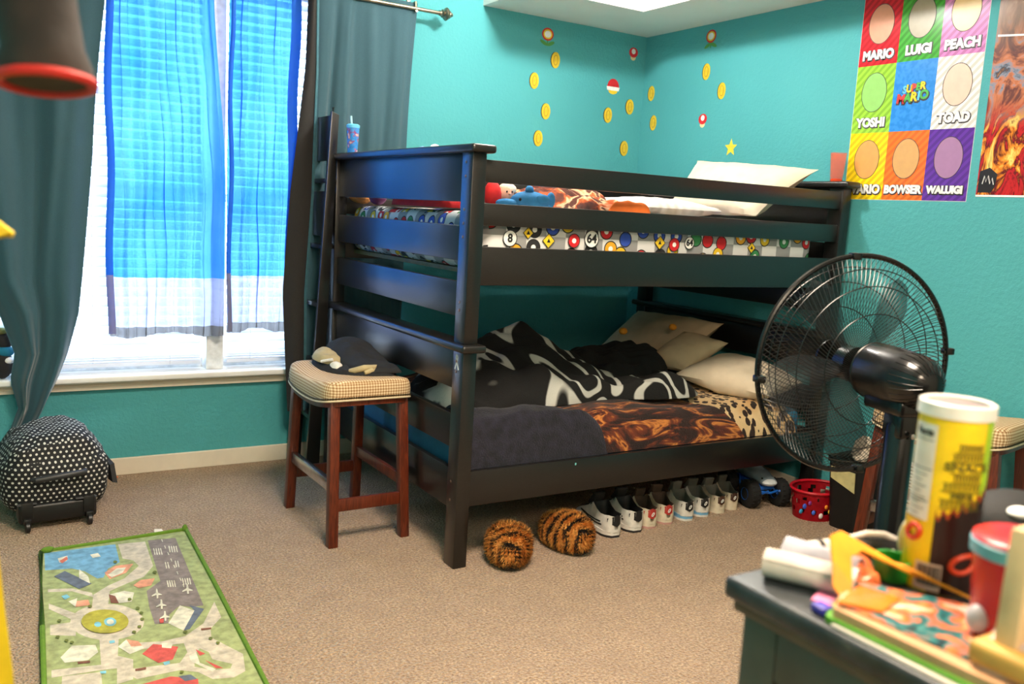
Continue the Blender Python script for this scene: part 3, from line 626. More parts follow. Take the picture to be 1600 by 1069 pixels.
# ------------------------------------------------------------------ stools
s = NM('brown and cream gingham', .85); uv = s.sep(s.tc('UV'))
def stripe(c, k, ph=0.0): return s.math('GREATER_THAN', s.math('FRACT', s.math('ADD', s.math('MULTIPLY', c, k), ph)), .5)
g = s.math('MULTIPLY', s.math('ADD', stripe(uv[0], 88), stripe(uv[1], 88, .2)), .5)
s.color(s.ramp(g, [(0, (226, 206, 172)), (.5, (186, 152, 110)), (1, (138, 98, 60))], 'CONSTANT')); 
n_ = s.ramp(g, [(0, (228, 208, 174)), (.34, (194, 162, 120)), (.84, (146, 108, 70))], 'CONSTANT'); s.color(n_); s.bump(s.noise(400, 2), .2, .001); GING = s.m
PIPE = plain((214, 196, 164), .8, bump=.3, name='cream piping'); NAIL = plain((92, 78, 60), .3, 1.0, bump=0, name='bronze nail heads')
def make_stool(label):
    t = T('bar_stool', label, 'stool')
    hx, hy = .190, .262
    def top(x, y): return .672-.030*(1-(y/hy)**2)          # saddle dip between the short ends
    b = BM(); N = 26
    def rr(a, k=7):
        c, s_ = math.cos(a), math.sin(a); return (abs(c)**k+abs(s_)**k)**(-1/k)
    rings = []
    for (f, dz) in ((1, -.078), (1.012, -.045), (1.0, -.024), (.985, -.012), (.95, -.002), (.86, .004), (.5, .008), (.02, .010)):
        ring = []
        for k in range(64):
            a = 2*PI*k/64; q = rr(a); x, y = hx*f*q*math.cos(a), hy*f*q*math.sin(a); ring.append(b.verts.new((x, y, top(x, y)+dz)))
        rings.append(ring)
    for p, q in zip(rings, rings[1:]):
        for k in range(64): b.faces.new((p[k], p[(k+1) % 64], q[(k+1) % 64], q[k]))
    b.faces.new(rings[0][::-1]); b.faces.new(rings[-1]); bmesh.ops.recalc_face_normals(b, faces=b.faces); boxuv(b); P('cushion', b, GING, t)
    def per(k, n, dz, f=1.0):
        a = 2*PI*k/n; q = rr(a); x, y = hx*f*q*math.cos(a), hy*f*q*math.sin(a); return (x, y, top(x, y)+dz)
    b = BM(); tube(b, [per(k, 96, -.079, 1.006) for k in range(96)], .0042, 6, closed=True); P('piping', b, PIPE, t)
    b = BM(); tube(b, [per(k, 96, -.070, 1.006) for k in range(96)], .0022, 5, closed=True)
    for k in range(150): ell(b, per(k, 150, -.070, 1.010), (.0038, .0038, .0038), 6)
    P('nail_heads', b, NAIL, t)
    b = BM(); rings = []
    for (f, dz) in ((.97, -.076), (.97, -.102), (.90, -.102), (.90, -.076)):
        rings.append([b.verts.new(per(k, 64, dz, f)) for k in range(64)])
    for i in range(4):
        p, q = rings[i], rings[(i+1) % 4]
        for k in range(64): b.faces.new((p[k], p[(k+1) % 64], q[(k+1) % 64], q[k]))
    P('seat_frame', b, MAHO, t)
    for sx in (-1, 1):
        for sy in (-1, 1):
            b = BM(); post(b, (sx*.156, sy*.262, 0), (sx*.146, sy*.218, .60), .040, .040, .004); P('leg', b, MAHO, t)
    for sy, z in ((-1, .165), (1, .165)):
        b = BM(); y = sy*.250; bx(b, -.136, .136, y-.010, y+.010, z-.025, z+.025, .003); P('stretcher', b, MAHO, t)
    for sx in (-1, 1):
        b = BM(); x = sx*.150; bx(b, x-.010, x+.010, -.235, .235, .215, .262, .003); st = P('stretcher', b, MAHO, t)
        if sx == -1:
            b = BM(); bx(b, x-.0125, x-.0098, -.225, .225, .2175, .2635, .0008); bx(b, x-.0125, x+.010, -.225, .225, .2615, .2642, .0008); P('foot_plate', b, CHROME, st, label='steel foot plate')
    return t
st1 = make_stool('gingham saddle stool with mahogany legs holding folded clothes beside the bed')
st1.location = (-2.281, -1.005, 0); st1.rotation_euler = (0, 0, math.radians(1))
st2 = copy_tree(st1); st2['label'] = 'gingham saddle stool against the right wall behind the black fan'
st2.location = (-.265, -2.45, 0); st2.rotation_euler = (0, 0, math.radians(11))
for a in (st1, st2): a['group'] = 'gingham stools'

# clothes on the stool
BG = plain((30, 31, 34), .9, bump=.4, sc=150, name='black jersey'); KH = plain((176, 160, 122), .85, bump=.3, sc=100, name='khaki cloth')
zs = lambda x, y: .672-.030*(1-min(1, ((y+1.005)/.262)**2))+.013
t = T('folded_jacket', 'khaki lined black jacket with a white toggle under the trousers on the stool', 'clothes', (-2.27, -.98, .64), group='clothes on the stool')
b = BM(); lump(b, [(-2.38, -.90), (-2.34, -1.02), (-2.27, -1.11), (-2.13, -1.14), (-2.12, -.90), (-2.22, -.78), (-2.36, -.79)], zs, .040, wr=.012, fr=22, seed=11, n=60, rr=14); P('cloth', b, BG, t, world=True)
b = BM(); lump(b, [(-2.385, -.84), (-2.37, -.92), (-2.32, -.97), (-2.27, -.92), (-2.28, -.82), (-2.34, -.79)], lambda x, y: zs(x, y)+.030, .036, wr=.01, fr=20, seed=12, n=40, rr=10); P('khaki_lining', b, KH, t, world=True)
b = BM(); tube(b, [(-2.300, -1.065, .672), (-2.285, -1.085, .676), (-2.25, -1.105, .688), (-2.20, -1.110, .692), (-2.22, -1.118, .680), (-2.255, -1.118, .670)], [.008, .013, .014, .01, .012, .008], 10); P('khaki_cuff', b, KH, t, world=True)
b = BM(); lump(b, [(-2.350, -.96), (-2.335, -1.01), (-2.305, -1.00), (-2.315, -.95)], lambda x, y: zs(x, y)+.022, .022, wr=.004, fr=30, n=24, rr=8); tube(b, [(-2.375, -.93, .69), (-2.355, -.96, .70), (-2.34, -.975, .705)], .006, 8); P('drawstring', b, plain((225, 222, 215), .7, name='white cord'), t, world=True, label='white cord with toggle')
b = BM(); lump(b, [(-2.31, -.78), (-2.31, -.92), (-2.29, -1.04), (-2.24, -1.12), (-2.15, -1.15), (-2.10, -1.14), (-2.105, -.93), (-2.15, -.78), (-2.24, -.75)], lambda x, y: zs(x, y)+.012, lambda x, y: .035+.085*sm(-1.16, -.80, y), wr=.016, fr=14, seed=13, n=70, rr=16)
S('folded_trousers', b, BG, 'black trousers folded on top of the clothes pile on the stool', 'clothes', 'clothes on the stool')

# ------------------------------------------------------------------ rolling bag with dots
s = NM('black cloth with white dots', .8); uv = s.tc('UV'); u_ = s.sep(uv)
def dotgrid(ox, oy):
    k = 46.0; kx = k; ky = k*.62
    fx = s.math('SUBTRACT', s.math('FRACT', s.math('ADD', s.math('MULTIPLY', u_[0], kx), ox)), .5); fy = s.math('SUBTRACT', s.math('FRACT', s.math('ADD', s.math('MULTIPLY', u_[1], ky), oy)), .5)
    fy = s.math('MULTIPLY', fy, kx/ky)
    return s.math('LESS_THAN', s.math('SQRT', s.math('ADD', s.math('MULTIPLY', fx, fx), s.math('MULTIPLY', fy, fy))), .21)
d = s.math('MAXIMUM', dotgrid(0, 0), dotgrid(.5, .5)); s.color(s.mix(d, (17, 17, 18), (206, 204, 196))); s.bump(s.noise(9, 3), .5, .02); DOTS = s.m
BLP = plain((20, 20, 21), .4, bump=.2, name='black plastic'); WEB = plain((22, 22, 24), .7, bump=.3, name='black webbing')
t = T('rolling_bag', 'black rolling travel bag with white polka dots under the left dark curtain', 'bag', (-3.365, -.40, 0), rz=math.radians(4))
b = BM(); n, mth = 52, 34
G = []
for i in range(n):
    row = []
    for j in range(mth+1):
        a = 2*PI*i/n; ph = -PI/2+PI*j/mth; ex = .52
        def sp(c, e): return math.copysign(abs(c)**e, c)
        x = .205*sp(math.cos(ph), ex)*sp(math.cos(a), ex); y = .235*sp(math.cos(ph), .5)*sp(math.sin(a), .45); z = .19+.165*sp(math.sin(ph), .62)
        w = 1-.22*sm(.22, .37, z)
        x *= w; y *= (1-.25*sm(.2, .38, z)*(1 if y < 0 else .3))
        q = Vector((x*8, y*8, z*8)); nz = .014*noise.noise(q)+.008*noise.noise(q*2.7)+.006*math.sin(z*60+noise.noise(q)*4)*sm(.16, .3, z)
        z += .02*math.sin(x*9+1)*sm(.2, .35, z)
        row.append(b.verts.new((x*(1+nz*3), y*(1+nz*3), z+nz)))
    G.append(row)
for i in range(n):
    for j in range(mth): b.faces.new((G[i][j], G[(i+1) % n][j], G[(i+1) % n][j+1], G[i][j+1]))
bmesh.ops.remove_doubles(b, verts=b.verts, dist=1e-4); bmesh.ops.recalc_face_normals(b, faces=b.faces); boxuv(b); P('body', b, DOTS, t)
b = BM(); bx(b, -.150, .135, -.248, -.15, .028, .105, .012, 3); P('base_plate', b, BLP, t)
for x in (-.12, .105):
    b = BM(); bx(b, x-.022, x+.022, -.255, -.235, .05, .118, .004); bx(b, x-.014, x+.014, -.268, -.24, .03, .055, .004); P('wheel_housing', b, BLP, t)
    b = BM(); lathe(b, [(0, -.009), (.018, -.009), (.022, -.006), (.022, .006), (.018, .009), (0, .009)], (x, -.262, .022), 20, Matrix.Rotation(PI/2, 3, 'Y')); P('wheel', b, BLP, t)
for x0, x1 in ((-.155, -.085), (.055, .135)):
    b = BM(); bx(b, x0, x1, -.254, -.236, .108, .114, .002); P('trim_strip', b, plain((70, 70, 72), .4, bump=0, name='grey plastic'), t)
b = BM(); tube(b, [(-.095, -.236, .205), (-.085, -.262, .21), (-.03, -.268, .216), (.03, -.266, .22), (.085, -.258, .222), (.095, -.232, .222)], [.010, .012, .0125, .0125, .012, .010], 12); P('carry_handle', b, plain((44, 44, 45), .45, bump=.2, name='rubber handle'), t)
b = BM(); tube(b, [(-.21, .0, .12), (-.20, .02, .26), (-.12, .03, .345), (.05, .03, .37), (.14, .02, .33), (.195, .0, .24), (.225, -.02, .19), (.235, -.06, .15)], .0085, 8); hexa(b, [(.215, -.06, .12), (.235, -.06, .115), (.245, -.10, .11), (.225, -.10, .115)], [(.21, -.03, .20), (.225, -.03, .205), (.238, -.07, .19), (.22, -.07, .185)]); P('strap', b, WEB, t)

# ------------------------------------------------------------------ play rug
RUG = [('road',[(-3.194,-1.657),(-3.201,-1.684),(-3.213,-1.707),(-3.228,-1.725),(-3.247,-1.737),(-3.268,-1.743),(-3.289,-1.742),(-3.311,-1.735),(-3.333,-1.722),(-3.352,-1.704),(-3.369,-1.681),(-3.383,-1.654),(-3.392,-1.625),(-3.397,-1.595),(-3.397,-1.565),(-3.392,-1.537),(-3.381,-1.512),(-3.367,-1.491),(-3.348,-1.477),(-3.327,-1.469),(-3.303,-1.469),(-3.279,-1.476),(-3.256,-1.49),(-3.235,-1.51),(-3.218,-1.536),(-3.204,-1.565),(-3.196,-1.596),(-3.192,-1.627)]),('blue',[(-3.427,-0.937),(-3.184,-0.942),(-3.194,-1.13),(-3.239,-1.174),(-3.263,-1.25),(-3.283,-1.25),(-3.315,-1.167),(-3.351,-1.125),(-3.436,-1.106)]),('road',[(-3.175,-0.945),(-3.079,-0.955),(-3.092,-1.211),(-3.137,-1.297),(-3.202,-1.336),(-3.258,-1.375),(-3.278,-1.488),(-3.326,-1.482),(-3.31,-1.383),(-3.258,-1.327),(-3.2,-1.286),(-3.138,-1.191),(-3.148,-1.132),(-3.18,-1.099)]),('road',[(-3.439,-1.279),(-3.368,-1.303),(-3.313,-1.366),(-3.312,-1.405),(-3.37,-1.328),(-3.441,-1.304)]),('road',[(-3.445,-1.398),(-3.376,-1.509),(-3.39,-1.551),(-3.448,-1.441)]),('road',[(-3.453,-1.563),(-3.382,-1.569),(-3.391,-1.67),(-3.458,-1.633)]),('road',[(-3.328,-1.686),(-3.275,-1.711),(-3.297,-1.849),(-3.261,-1.889),(-3.278,-2.004),(-3.321,-2.013),(-3.309,-1.923),(-3.35,-1.915),(-3.474,-1.902),(-3.471,-1.858),(-3.346,-1.883)]),('road',[(-3.309,-1.923),(-3.264,-1.945),(-3.146,-1.966),(-3.114,-1.911),(-3.112,-1.85),(-3.183,-1.842),(-3.233,-1.837),(-3.265,-1.779),(-3.168,-1.812),(-3.098,-1.805),(-3.031,-1.743),(-2.964,-1.6),(-2.97,-1.722),(-3.019,-1.789),(-3.03,-1.85),(-2.97,-1.99),(-2.99,-2.091),(-3.027,-2.112),(-3.083,-2.096),(-3.111,-2.04),(-3.154,-2.008),(-3.269,-2.008)]),('green',[(-3.076,-1.904),(-3.058,-1.937),(-3.058,-1.984),(-3.013,-2.035),(-3.024,-2.058),(-3.072,-2.047),(-3.113,-2.005),(-3.098,-1.93)]),('road',[(-3.448,-1.907),(-3.351,-1.926),(-3.359,-2.028),(-3.456,-1.981)]),('grey',[(-3.068,-0.949),(-2.967,-0.961),(-3.002,-1.613),(-3.042,-1.61),(-3.071,-1.582),(-3.114,-1.635),(-3.129,-1.698),(-3.167,-1.687),(-3.162,-1.556),(-3.149,-1.424),(-3.093,-1.358)]),('cream',[(-3.071,-1.582),(-3.037,-1.641),(-3.096,-1.767),(-3.129,-1.698)]),('slate',[(-3.037,-1.641),(-3.044,-1.591),(-3.006,-1.641),(-3.077,-1.765),(-3.096,-1.767)]),('red',[(-3.194,-1.818),(-3.131,-1.866),(-3.16,-1.937),(-3.2,-1.941),(-3.233,-1.867)]),('cream',[(-3.17,-1.823),(-3.141,-1.837),(-3.152,-1.868),(-3.175,-1.852)]),('red',[(-3.26,-2.042),(-3.183,-2.033),(-3.119,-2.079),(-3.129,-2.138),(-3.269,-2.071)]),('slate',[(-3.165,-2.041),(-3.132,-2.046),(-3.121,-2.078),(-3.153,-2.076)]),('cream',[(-3.443,-1.792),(-3.407,-1.731),(-3.346,-1.754),(-3.344,-1.803),(-3.375,-1.841),(-3.435,-1.83)]),('cream',[(-3.289,-1.793),(-3.261,-1.756),(-3.227,-1.797),(-3.223,-1.836),(-3.265,-1.854)]),('peach',[(-3.261,-1.756),(-3.23,-1.783),(-3.225,-1.816),(-3.254,-1.809)]),('cream',[(-3.114,-1.935),(-3.091,-1.922),(-3.095,-1.99),(-3.062,-2.046),(-3.074,-2.057),(-3.116,-1.969)]),('red',[(-3.089,-1.904),(-3.069,-1.943),(-3.086,-1.948)]),('red',[(-3.078,-1.981),(-3.042,-2.049),(-3.061,-2.041)]),('peach',[(-3.255,-1.211),(-3.213,-1.159),(-3.153,-1.166),(-3.188,-1.24),(-3.246,-1.275)]),('cream',[(-3.246,-1.232),(-3.211,-1.186),(-3.181,-1.19),(-3.199,-1.235),(-3.238,-1.261)]),('peach',[(-3.182,-1.361),(-3.153,-1.324),(-3.106,-1.328),(-3.128,-1.385),(-3.169,-1.391)]),('cream',[(-3.262,-1.405),(-3.216,-1.394),(-3.188,-1.422),(-3.207,-1.491),(-3.251,-1.486)]),('brown',[(-3.265,-1.403),(-3.248,-1.426),(-3.245,-1.488),(-3.268,-1.475)]),('slate',[(-3.413,-1.176),(-3.376,-1.141),(-3.305,-1.29),(-3.347,-1.32)]),('cream',[(-3.33,-1.143),(-3.309,-1.222),(-3.31,-1.288),(-3.338,-1.226)]),('peach',[(-3.378,-1.414),(-3.33,-1.42),(-3.329,-1.465),(-3.372,-1.461)]),('cream',[(-3.388,-1.409),(-3.36,-1.392),(-3.372,-1.461)]),('lblue',[(-3.405,-1.356),(-3.388,-1.348),(-3.38,-1.375),(-3.397,-1.39)]),('cream',[(-3.388,-1.01),(-3.354,-0.996),(-3.362,-1.049),(-3.386,-1.056)]),('cream',[(-3.281,-1.018),(-3.253,-1.011),(-3.248,-1.051),(-3.276,-1.054)]),('redl',[(-3.385,-1.039),(-3.358,-1.004),(-3.356,-1.033),(-3.378,-1.065)]),('brown',[(-3.403,-1.84),(-3.371,-1.847),(-3.372,-1.86),(-3.403,-1.854)]),('brown',[(-3.265,-1.95),(-3.236,-1.952),(-3.238,-1.966),(-3.266,-1.963)]),('brown',[(-3.046,-1.777),(-3.015,-1.783),(-3.019,-1.795),(-3.048,-1.791)]),('lblue',[(-3.308,-1.747),(-3.293,-1.747),(-3.293,-1.764),(-3.307,-1.765)]),('lblue',[(-3.189,-1.946),(-3.171,-1.943),(-3.172,-1.96),(-3.187,-1.964)]),('lblue',[(-3.354,-1.924),(-3.338,-1.927),(-3.34,-1.942),(-3.353,-1.938)]),('cream',[(-3.064,-1.043),(-3.06,-1.042),(-3.067,-1.11),(-3.07,-1.11)]),('cream',[(-3.056,-1.046),(-3.052,-1.046),(-3.059,-1.113),(-3.063,-1.114)]),('cream',[(-3.048,-1.049),(-3.044,-1.049),(-3.051,-1.117),(-3.055,-1.117)]),('cream',[(-3.041,-1.053),(-3.037,-1.052),(-3.043,-1.12),(-3.047,-1.12)]),('cream',[(-3.008,-1.04),(-3.004,-1.04),(-3.012,-1.108),(-3.016,-1.109)]),('cream',[(-3.0,-1.044),(-2.996,-1.043),(-3.004,-1.112),(-3.008,-1.112)]),('cream',[(-2.992,-1.047),(-2.988,-1.047),(-2.996,-1.115),(-3.0,-1.115)]),('cream',[(-2.984,-1.051),(-2.98,-1.05),(-2.988,-1.118),(-2.992,-1.119)]),('cream',[(-3.049,-1.196),(-3.046,-1.196),(-3.052,-1.259),(-3.056,-1.259)]),('cream',[(-3.042,-1.2),(-3.038,-1.2),(-3.044,-1.262),(-3.048,-1.262)]),('cream',[(-3.015,-1.198),(-3.011,-1.198),(-3.018,-1.261),(-3.022,-1.261)]),('cream',[(-3.007,-1.202),(-3.003,-1.201),(-3.011,-1.264),(-3.014,-1.265)]),('cream',[(-3.074,-1.367),(-3.07,-1.367),(-3.076,-1.424),(-3.08,-1.424)]),('cream',[(-3.067,-1.37),(-3.063,-1.37),(-3.069,-1.427),(-3.073,-1.427)]),('cream',[(-3.06,-1.373),(-3.056,-1.373),(-3.062,-1.43),(-3.065,-1.43)]),('cream',[(-3.052,-1.376),(-3.049,-1.376),(-3.055,-1.433),(-3.058,-1.433)]),('cream',[(-3.023,-1.368),(-3.019,-1.367),(-3.026,-1.425),(-3.029,-1.425)]),('cream',[(-3.015,-1.371),(-3.012,-1.371),(-3.018,-1.428),(-3.022,-1.428)]),('cream',[(-3.008,-1.374),(-3.004,-1.374),(-3.011,-1.431),(-3.015,-1.431)]),('cream',[(-3.001,-1.377),(-2.997,-1.377),(-3.004,-1.434),(-3.008,-1.434)]),('cream',[(-3.02,-0.959),(-3.017,-0.961),(-3.019,-0.993),(-3.022,-0.992)]),('cream',[(-3.022,-1.033),(-3.019,-1.034),(-3.021,-1.065),(-3.024,-1.064)]),('cream',[(-3.024,-1.103),(-3.021,-1.105),(-3.022,-1.135),(-3.025,-1.133)]),('cream',[(-3.025,-1.171),(-3.022,-1.173),(-3.024,-1.202),(-3.027,-1.201)]),('cream',[(-3.027,-1.237),(-3.024,-1.239),(-3.025,-1.267),(-3.028,-1.266)]),('cream',[(-3.028,-1.301),(-3.025,-1.302),(-3.027,-1.33),(-3.03,-1.328)]),('cream',[(-3.03,-1.363),(-3.027,-1.364),(-3.028,-1.39),(-3.031,-1.389)]),('cream',[(-3.031,-1.422),(-3.028,-1.424),(-3.03,-1.449),(-3.033,-1.448)]),('cream',[(-3.118,-1.421),(-3.115,-1.428),(-3.118,-1.459),(-3.109,-1.478),(-3.11,-1.484),(-3.121,-1.479),(-3.125,-1.503),(-3.13,-1.503),(-3.126,-1.475),(-3.142,-1.482),(-3.141,-1.473),(-3.125,-1.457)]),('cream',[(-3.12,-1.515),(-3.116,-1.521),(-3.12,-1.551),(-3.111,-1.568),(-3.112,-1.574),(-3.123,-1.57),(-3.127,-1.592),(-3.132,-1.592),(-3.128,-1.565),(-3.143,-1.571),(-3.142,-1.563),(-3.126,-1.548)]),('cream',[(-3.018,-1.425),(-3.015,-1.431),(-3.019,-1.464),(-3.01,-1.482),(-3.011,-1.489),(-3.023,-1.484),(-3.027,-1.508),(-3.033,-1.508),(-3.028,-1.479),(-3.044,-1.486),(-3.043,-1.477),(-3.026,-1.461)]),('cream',[(-3.125,-1.609),(-3.122,-1.614),(-3.125,-1.643),(-3.116,-1.66),(-3.117,-1.665),(-3.128,-1.661),(-3.132,-1.682),(-3.137,-1.682),(-3.133,-1.656),(-3.148,-1.662),(-3.146,-1.654),(-3.132,-1.64)]),('red',[(-3.149,-1.661),(-3.136,-1.664),(-3.142,-1.692),(-3.153,-1.69)]),('olive',[(-3.237,-1.639),(-3.241,-1.657),(-3.248,-1.673),(-3.258,-1.685),(-3.27,-1.693),(-3.284,-1.697),(-3.298,-1.697),(-3.312,-1.692),(-3.326,-1.684),(-3.339,-1.672),(-3.35,-1.656),(-3.358,-1.639),(-3.364,-1.619),(-3.367,-1.599),(-3.367,-1.58),(-3.363,-1.561),(-3.357,-1.545),(-3.347,-1.532),(-3.335,-1.522),(-3.321,-1.518),(-3.307,-1.517),(-3.291,-1.522),(-3.277,-1.531),(-3.263,-1.544),(-3.252,-1.56),(-3.244,-1.579),(-3.238,-1.599),(-3.236,-1.62)]),('lblue',[(-3.272,-1.627),(-3.273,-1.634),(-3.275,-1.64),(-3.278,-1.645),(-3.281,-1.649),(-3.285,-1.651),(-3.288,-1.651),(-3.292,-1.65),(-3.296,-1.648),(-3.299,-1.644),(-3.302,-1.639),(-3.304,-1.633),(-3.305,-1.626),(-3.305,-1.619),(-3.305,-1.612),(-3.304,-1.605),(-3.302,-1.599),(-3.299,-1.594),(-3.296,-1.591),(-3.292,-1.588),(-3.288,-1.588),(-3.284,-1.589),(-3.281,-1.591),(-3.277,-1.595),(-3.275,-1.6),(-3.273,-1.606),(-3.271,-1.613),(-3.271,-1.62)]),('lblue',[(-3.315,-1.627),(-3.315,-1.631),(-3.316,-1.634),(-3.318,-1.637),(-3.32,-1.639),(-3.322,-1.64),(-3.324,-1.641),(-3.326,-1.64),(-3.329,-1.639),(-3.33,-1.636),(-3.332,-1.633),(-3.333,-1.63),(-3.334,-1.626),(-3.334,-1.622),(-3.334,-1.618),(-3.333,-1.614),(-3.332,-1.61),(-3.331,-1.608),(-3.329,-1.605),(-3.327,-1.604),(-3.325,-1.604),(-3.322,-1.604),(-3.32,-1.606),(-3.318,-1.608),(-3.317,-1.611),(-3.315,-1.615),(-3.315,-1.619),(-3.314,-1.623)]),('cream',[(-3.278,-1.624),(-3.279,-1.628),(-3.28,-1.632),(-3.282,-1.635),(-3.284,-1.637),(-3.286,-1.638),(-3.288,-1.638),(-3.291,-1.638),(-3.293,-1.636),(-3.295,-1.634),(-3.296,-1.631),(-3.297,-1.627),(-3.298,-1.624),(-3.298,-1.619),(-3.298,-1.615),(-3.297,-1.611),(-3.296,-1.608),(-3.295,-1.605),(-3.293,-1.603),(-3.291,-1.602),(-3.288,-1.601),(-3.286,-1.602),(-3.284,-1.603),(-3.282,-1.605),(-3.28,-1.608),(-3.279,-1.612),(-3.278,-1.616),(-3.278,-1.62)]),('olived',[(-3.186,-1.595),(-3.189,-1.602),(-3.194,-1.603),(-3.198,-1.598),(-3.198,-1.59),(-3.195,-1.583),(-3.191,-1.582),(-3.187,-1.587)]),('olived',[(-3.191,-1.642),(-3.194,-1.649),(-3.199,-1.65),(-3.202,-1.645),(-3.203,-1.637),(-3.2,-1.63),(-3.195,-1.629),(-3.192,-1.634)]),('olived',[(-3.207,-1.692),(-3.21,-1.699),(-3.214,-1.7),(-3.218,-1.695),(-3.219,-1.687),(-3.216,-1.681),(-3.211,-1.68),(-3.207,-1.684)]),('olived',[(-3.227,-1.723),(-3.23,-1.729),(-3.234,-1.73),(-3.238,-1.725),(-3.239,-1.717),(-3.236,-1.711),(-3.232,-1.71),(-3.228,-1.715)]),('olived',[(-3.202,-1.131),(-3.205,-1.139),(-3.211,-1.141),(-3.215,-1.135),(-3.216,-1.125),(-3.212,-1.116),(-3.207,-1.114),(-3.203,-1.12)]),('olived',[(-3.204,-1.477),(-3.207,-1.484),(-3.212,-1.485),(-3.216,-1.48),(-3.216,-1.471),(-3.213,-1.464),(-3.208,-1.463),(-3.205,-1.468)]),('olived',[(-3.191,-1.557),(-3.194,-1.564),(-3.199,-1.565),(-3.203,-1.56),(-3.203,-1.551),(-3.2,-1.544),(-3.196,-1.543),(-3.192,-1.548)]),('olived',[(-3.434,-1.663),(-3.436,-1.669),(-3.44,-1.67),(-3.444,-1.665),(-3.445,-1.658),(-3.443,-1.652),(-3.439,-1.651),(-3.435,-1.655)]),('olived',[(-3.413,-1.698),(-3.415,-1.704),(-3.419,-1.705),(-3.423,-1.7),(-3.424,-1.693),(-3.422,-1.687),(-3.417,-1.686),(-3.414,-1.69)]),('olived',[(-3.4,-1.716),(-3.402,-1.722),(-3.406,-1.723),(-3.41,-1.719),(-3.411,-1.711),(-3.409,-1.705),(-3.404,-1.704),(-3.401,-1.709)]),('olived',[(-3.029,-1.861),(-3.032,-1.867),(-3.037,-1.867),(-3.04,-1.863),(-3.04,-1.855),(-3.037,-1.85),(-3.032,-1.849),(-3.029,-1.853)]),('olived',[(-3.016,-1.898),(-3.019,-1.904),(-3.024,-1.905),(-3.027,-1.9),(-3.027,-1.893),(-3.024,-1.887),(-3.02,-1.887),(-3.016,-1.891)]),('olived',[(-3.088,-1.787),(-3.091,-1.793),(-3.096,-1.794),(-3.099,-1.789),(-3.1,-1.781),(-3.097,-1.775),(-3.092,-1.774),(-3.088,-1.779)]),('olived',[(-3.42,-1.551),(-3.422,-1.558),(-3.427,-1.559),(-3.431,-1.554),(-3.432,-1.546),(-3.429,-1.539),(-3.425,-1.538),(-3.421,-1.543)]),('olived',[(-3.147,-2.028),(-3.149,-2.033),(-3.154,-2.033),(-3.157,-2.029),(-3.158,-2.023),(-3.155,-2.018),(-3.151,-2.017),(-3.147,-2.021)]),('olived',[(-3.325,-1.482),(-3.327,-1.489),(-3.332,-1.49),(-3.336,-1.485),(-3.337,-1.476),(-3.334,-1.469),(-3.33,-1.468),(-3.326,-1.473)]),('olived',[(-3.091,-1.282),(-3.095,-1.291),(-3.1,-1.292),(-3.104,-1.287),(-3.105,-1.277),(-3.101,-1.268),(-3.096,-1.266),(-3.092,-1.272)])]
rc = {'green': (154, 162, 110), 'road': (196, 184, 164), 'blue': (112, 160, 188), 'grey': (132, 120, 114), 'cream': (212, 206, 184), 'slate': (96, 104, 118), 'red': (194, 82, 74), 'redl': (200, 110, 90), 'peach': (216, 150, 120), 'brown': (120, 76, 60), 'lblue': (120, 180, 196), 'olive': (168, 160, 60), 'olived': (104, 112, 54)}
rk = list(rc); rm = [plain(rc[k], .95, bump=.5, sc=150, var=.12, name='rug print') for k in rk]
t = T('play_rug', 'green town map play rug on the carpet with a printed airport runway', 'rug', (-3.21, -1.60, 0))
b = BM(); A, Bq, Cq, D = Vector((-3.437, -.925, 0)), Vector((-2.913, -.892, 0)), Vector((-2.965, -2.40, 0)), Vector((-3.51, -2.22, 0))
def rug_f(u, v):
    p = A*(1-u)*(1-v)+Bq*u*(1-v)+Cq*u*v+D*(1-u)*v; return (p.x, p.y, .0075)
sheet(b, rug_f, 8, 20, .006)
for f in b.faces: f.material_index = rk.index('green')
mxy = b
for i, (c, pts) in enumerate(RUG):
    z = .0078+i*.00004; q = [p for k, p in enumerate(pts) if p != pts[k-1]]
    vs = [b.verts.new((x, y, z)) for x, y in q]; f = b.faces.new(vs); f.material_index = rk.index(c)
    if f.normal.z < 0: f.normal_flip()
bmesh.ops.triangulate(b, faces=[f for f in b.faces if len(f.verts) > 4])
P('printed_pile', b, rm, t, world=True, smooth=False)
b = BM(); tube(b, [tuple(A+Vector((0, 0, .01))), tuple((A+Bq)/2+Vector((0, .004, .009))), tuple(Bq+Vector((0, 0, .012))), tuple(Bq*.6+Cq*.4+Vector((.004, 0, .009))), tuple(Cq+Vector((0, 0, .01))), tuple(D+Vector((0, 0, .01))), tuple(A*.5+D*.5+Vector((-.002, 0, .01)))], .0085, 8, closed=True)
ell(b, (A.x+.02, A.y-.004, .018), (.022, .012, .012), 12, nz=.3, nf=60); ell(b, (Bq.x-.004, Bq.y, .016), (.012, .012, .016), 12, nz=.3, nf=60)
P('bound_edge', b, plain((98, 134, 36), .9, bump=.6, sc=220, name='green rug binding'), t, world=True, label='darker green bound edge')
b = BM(); hexa(b, [(-3.035, -.885, .001), (-2.99, -.882, .001), (-2.992, -.90, .001), (-3.033, -.905, .001)], [(-3.03, -.868, .022), (-3.002, -.866, .018), (-2.992, -.884, .004), (-3.033, -.89, .006)])
S('paper_scrap', b, plain((226, 220, 210), .8, name='white paper'), 'small white crumpled paper scrap behind the far edge of the play rug', 'paper')
b = BM(); ell(b, (-3.06, -.055, .006), (.006, .006, .004), 8); S('crumb', b, plain((216, 120, 70), .7, name='orange crumb'), 'tiny orange crumb on the carpet by the cream baseboard', 'crumb')

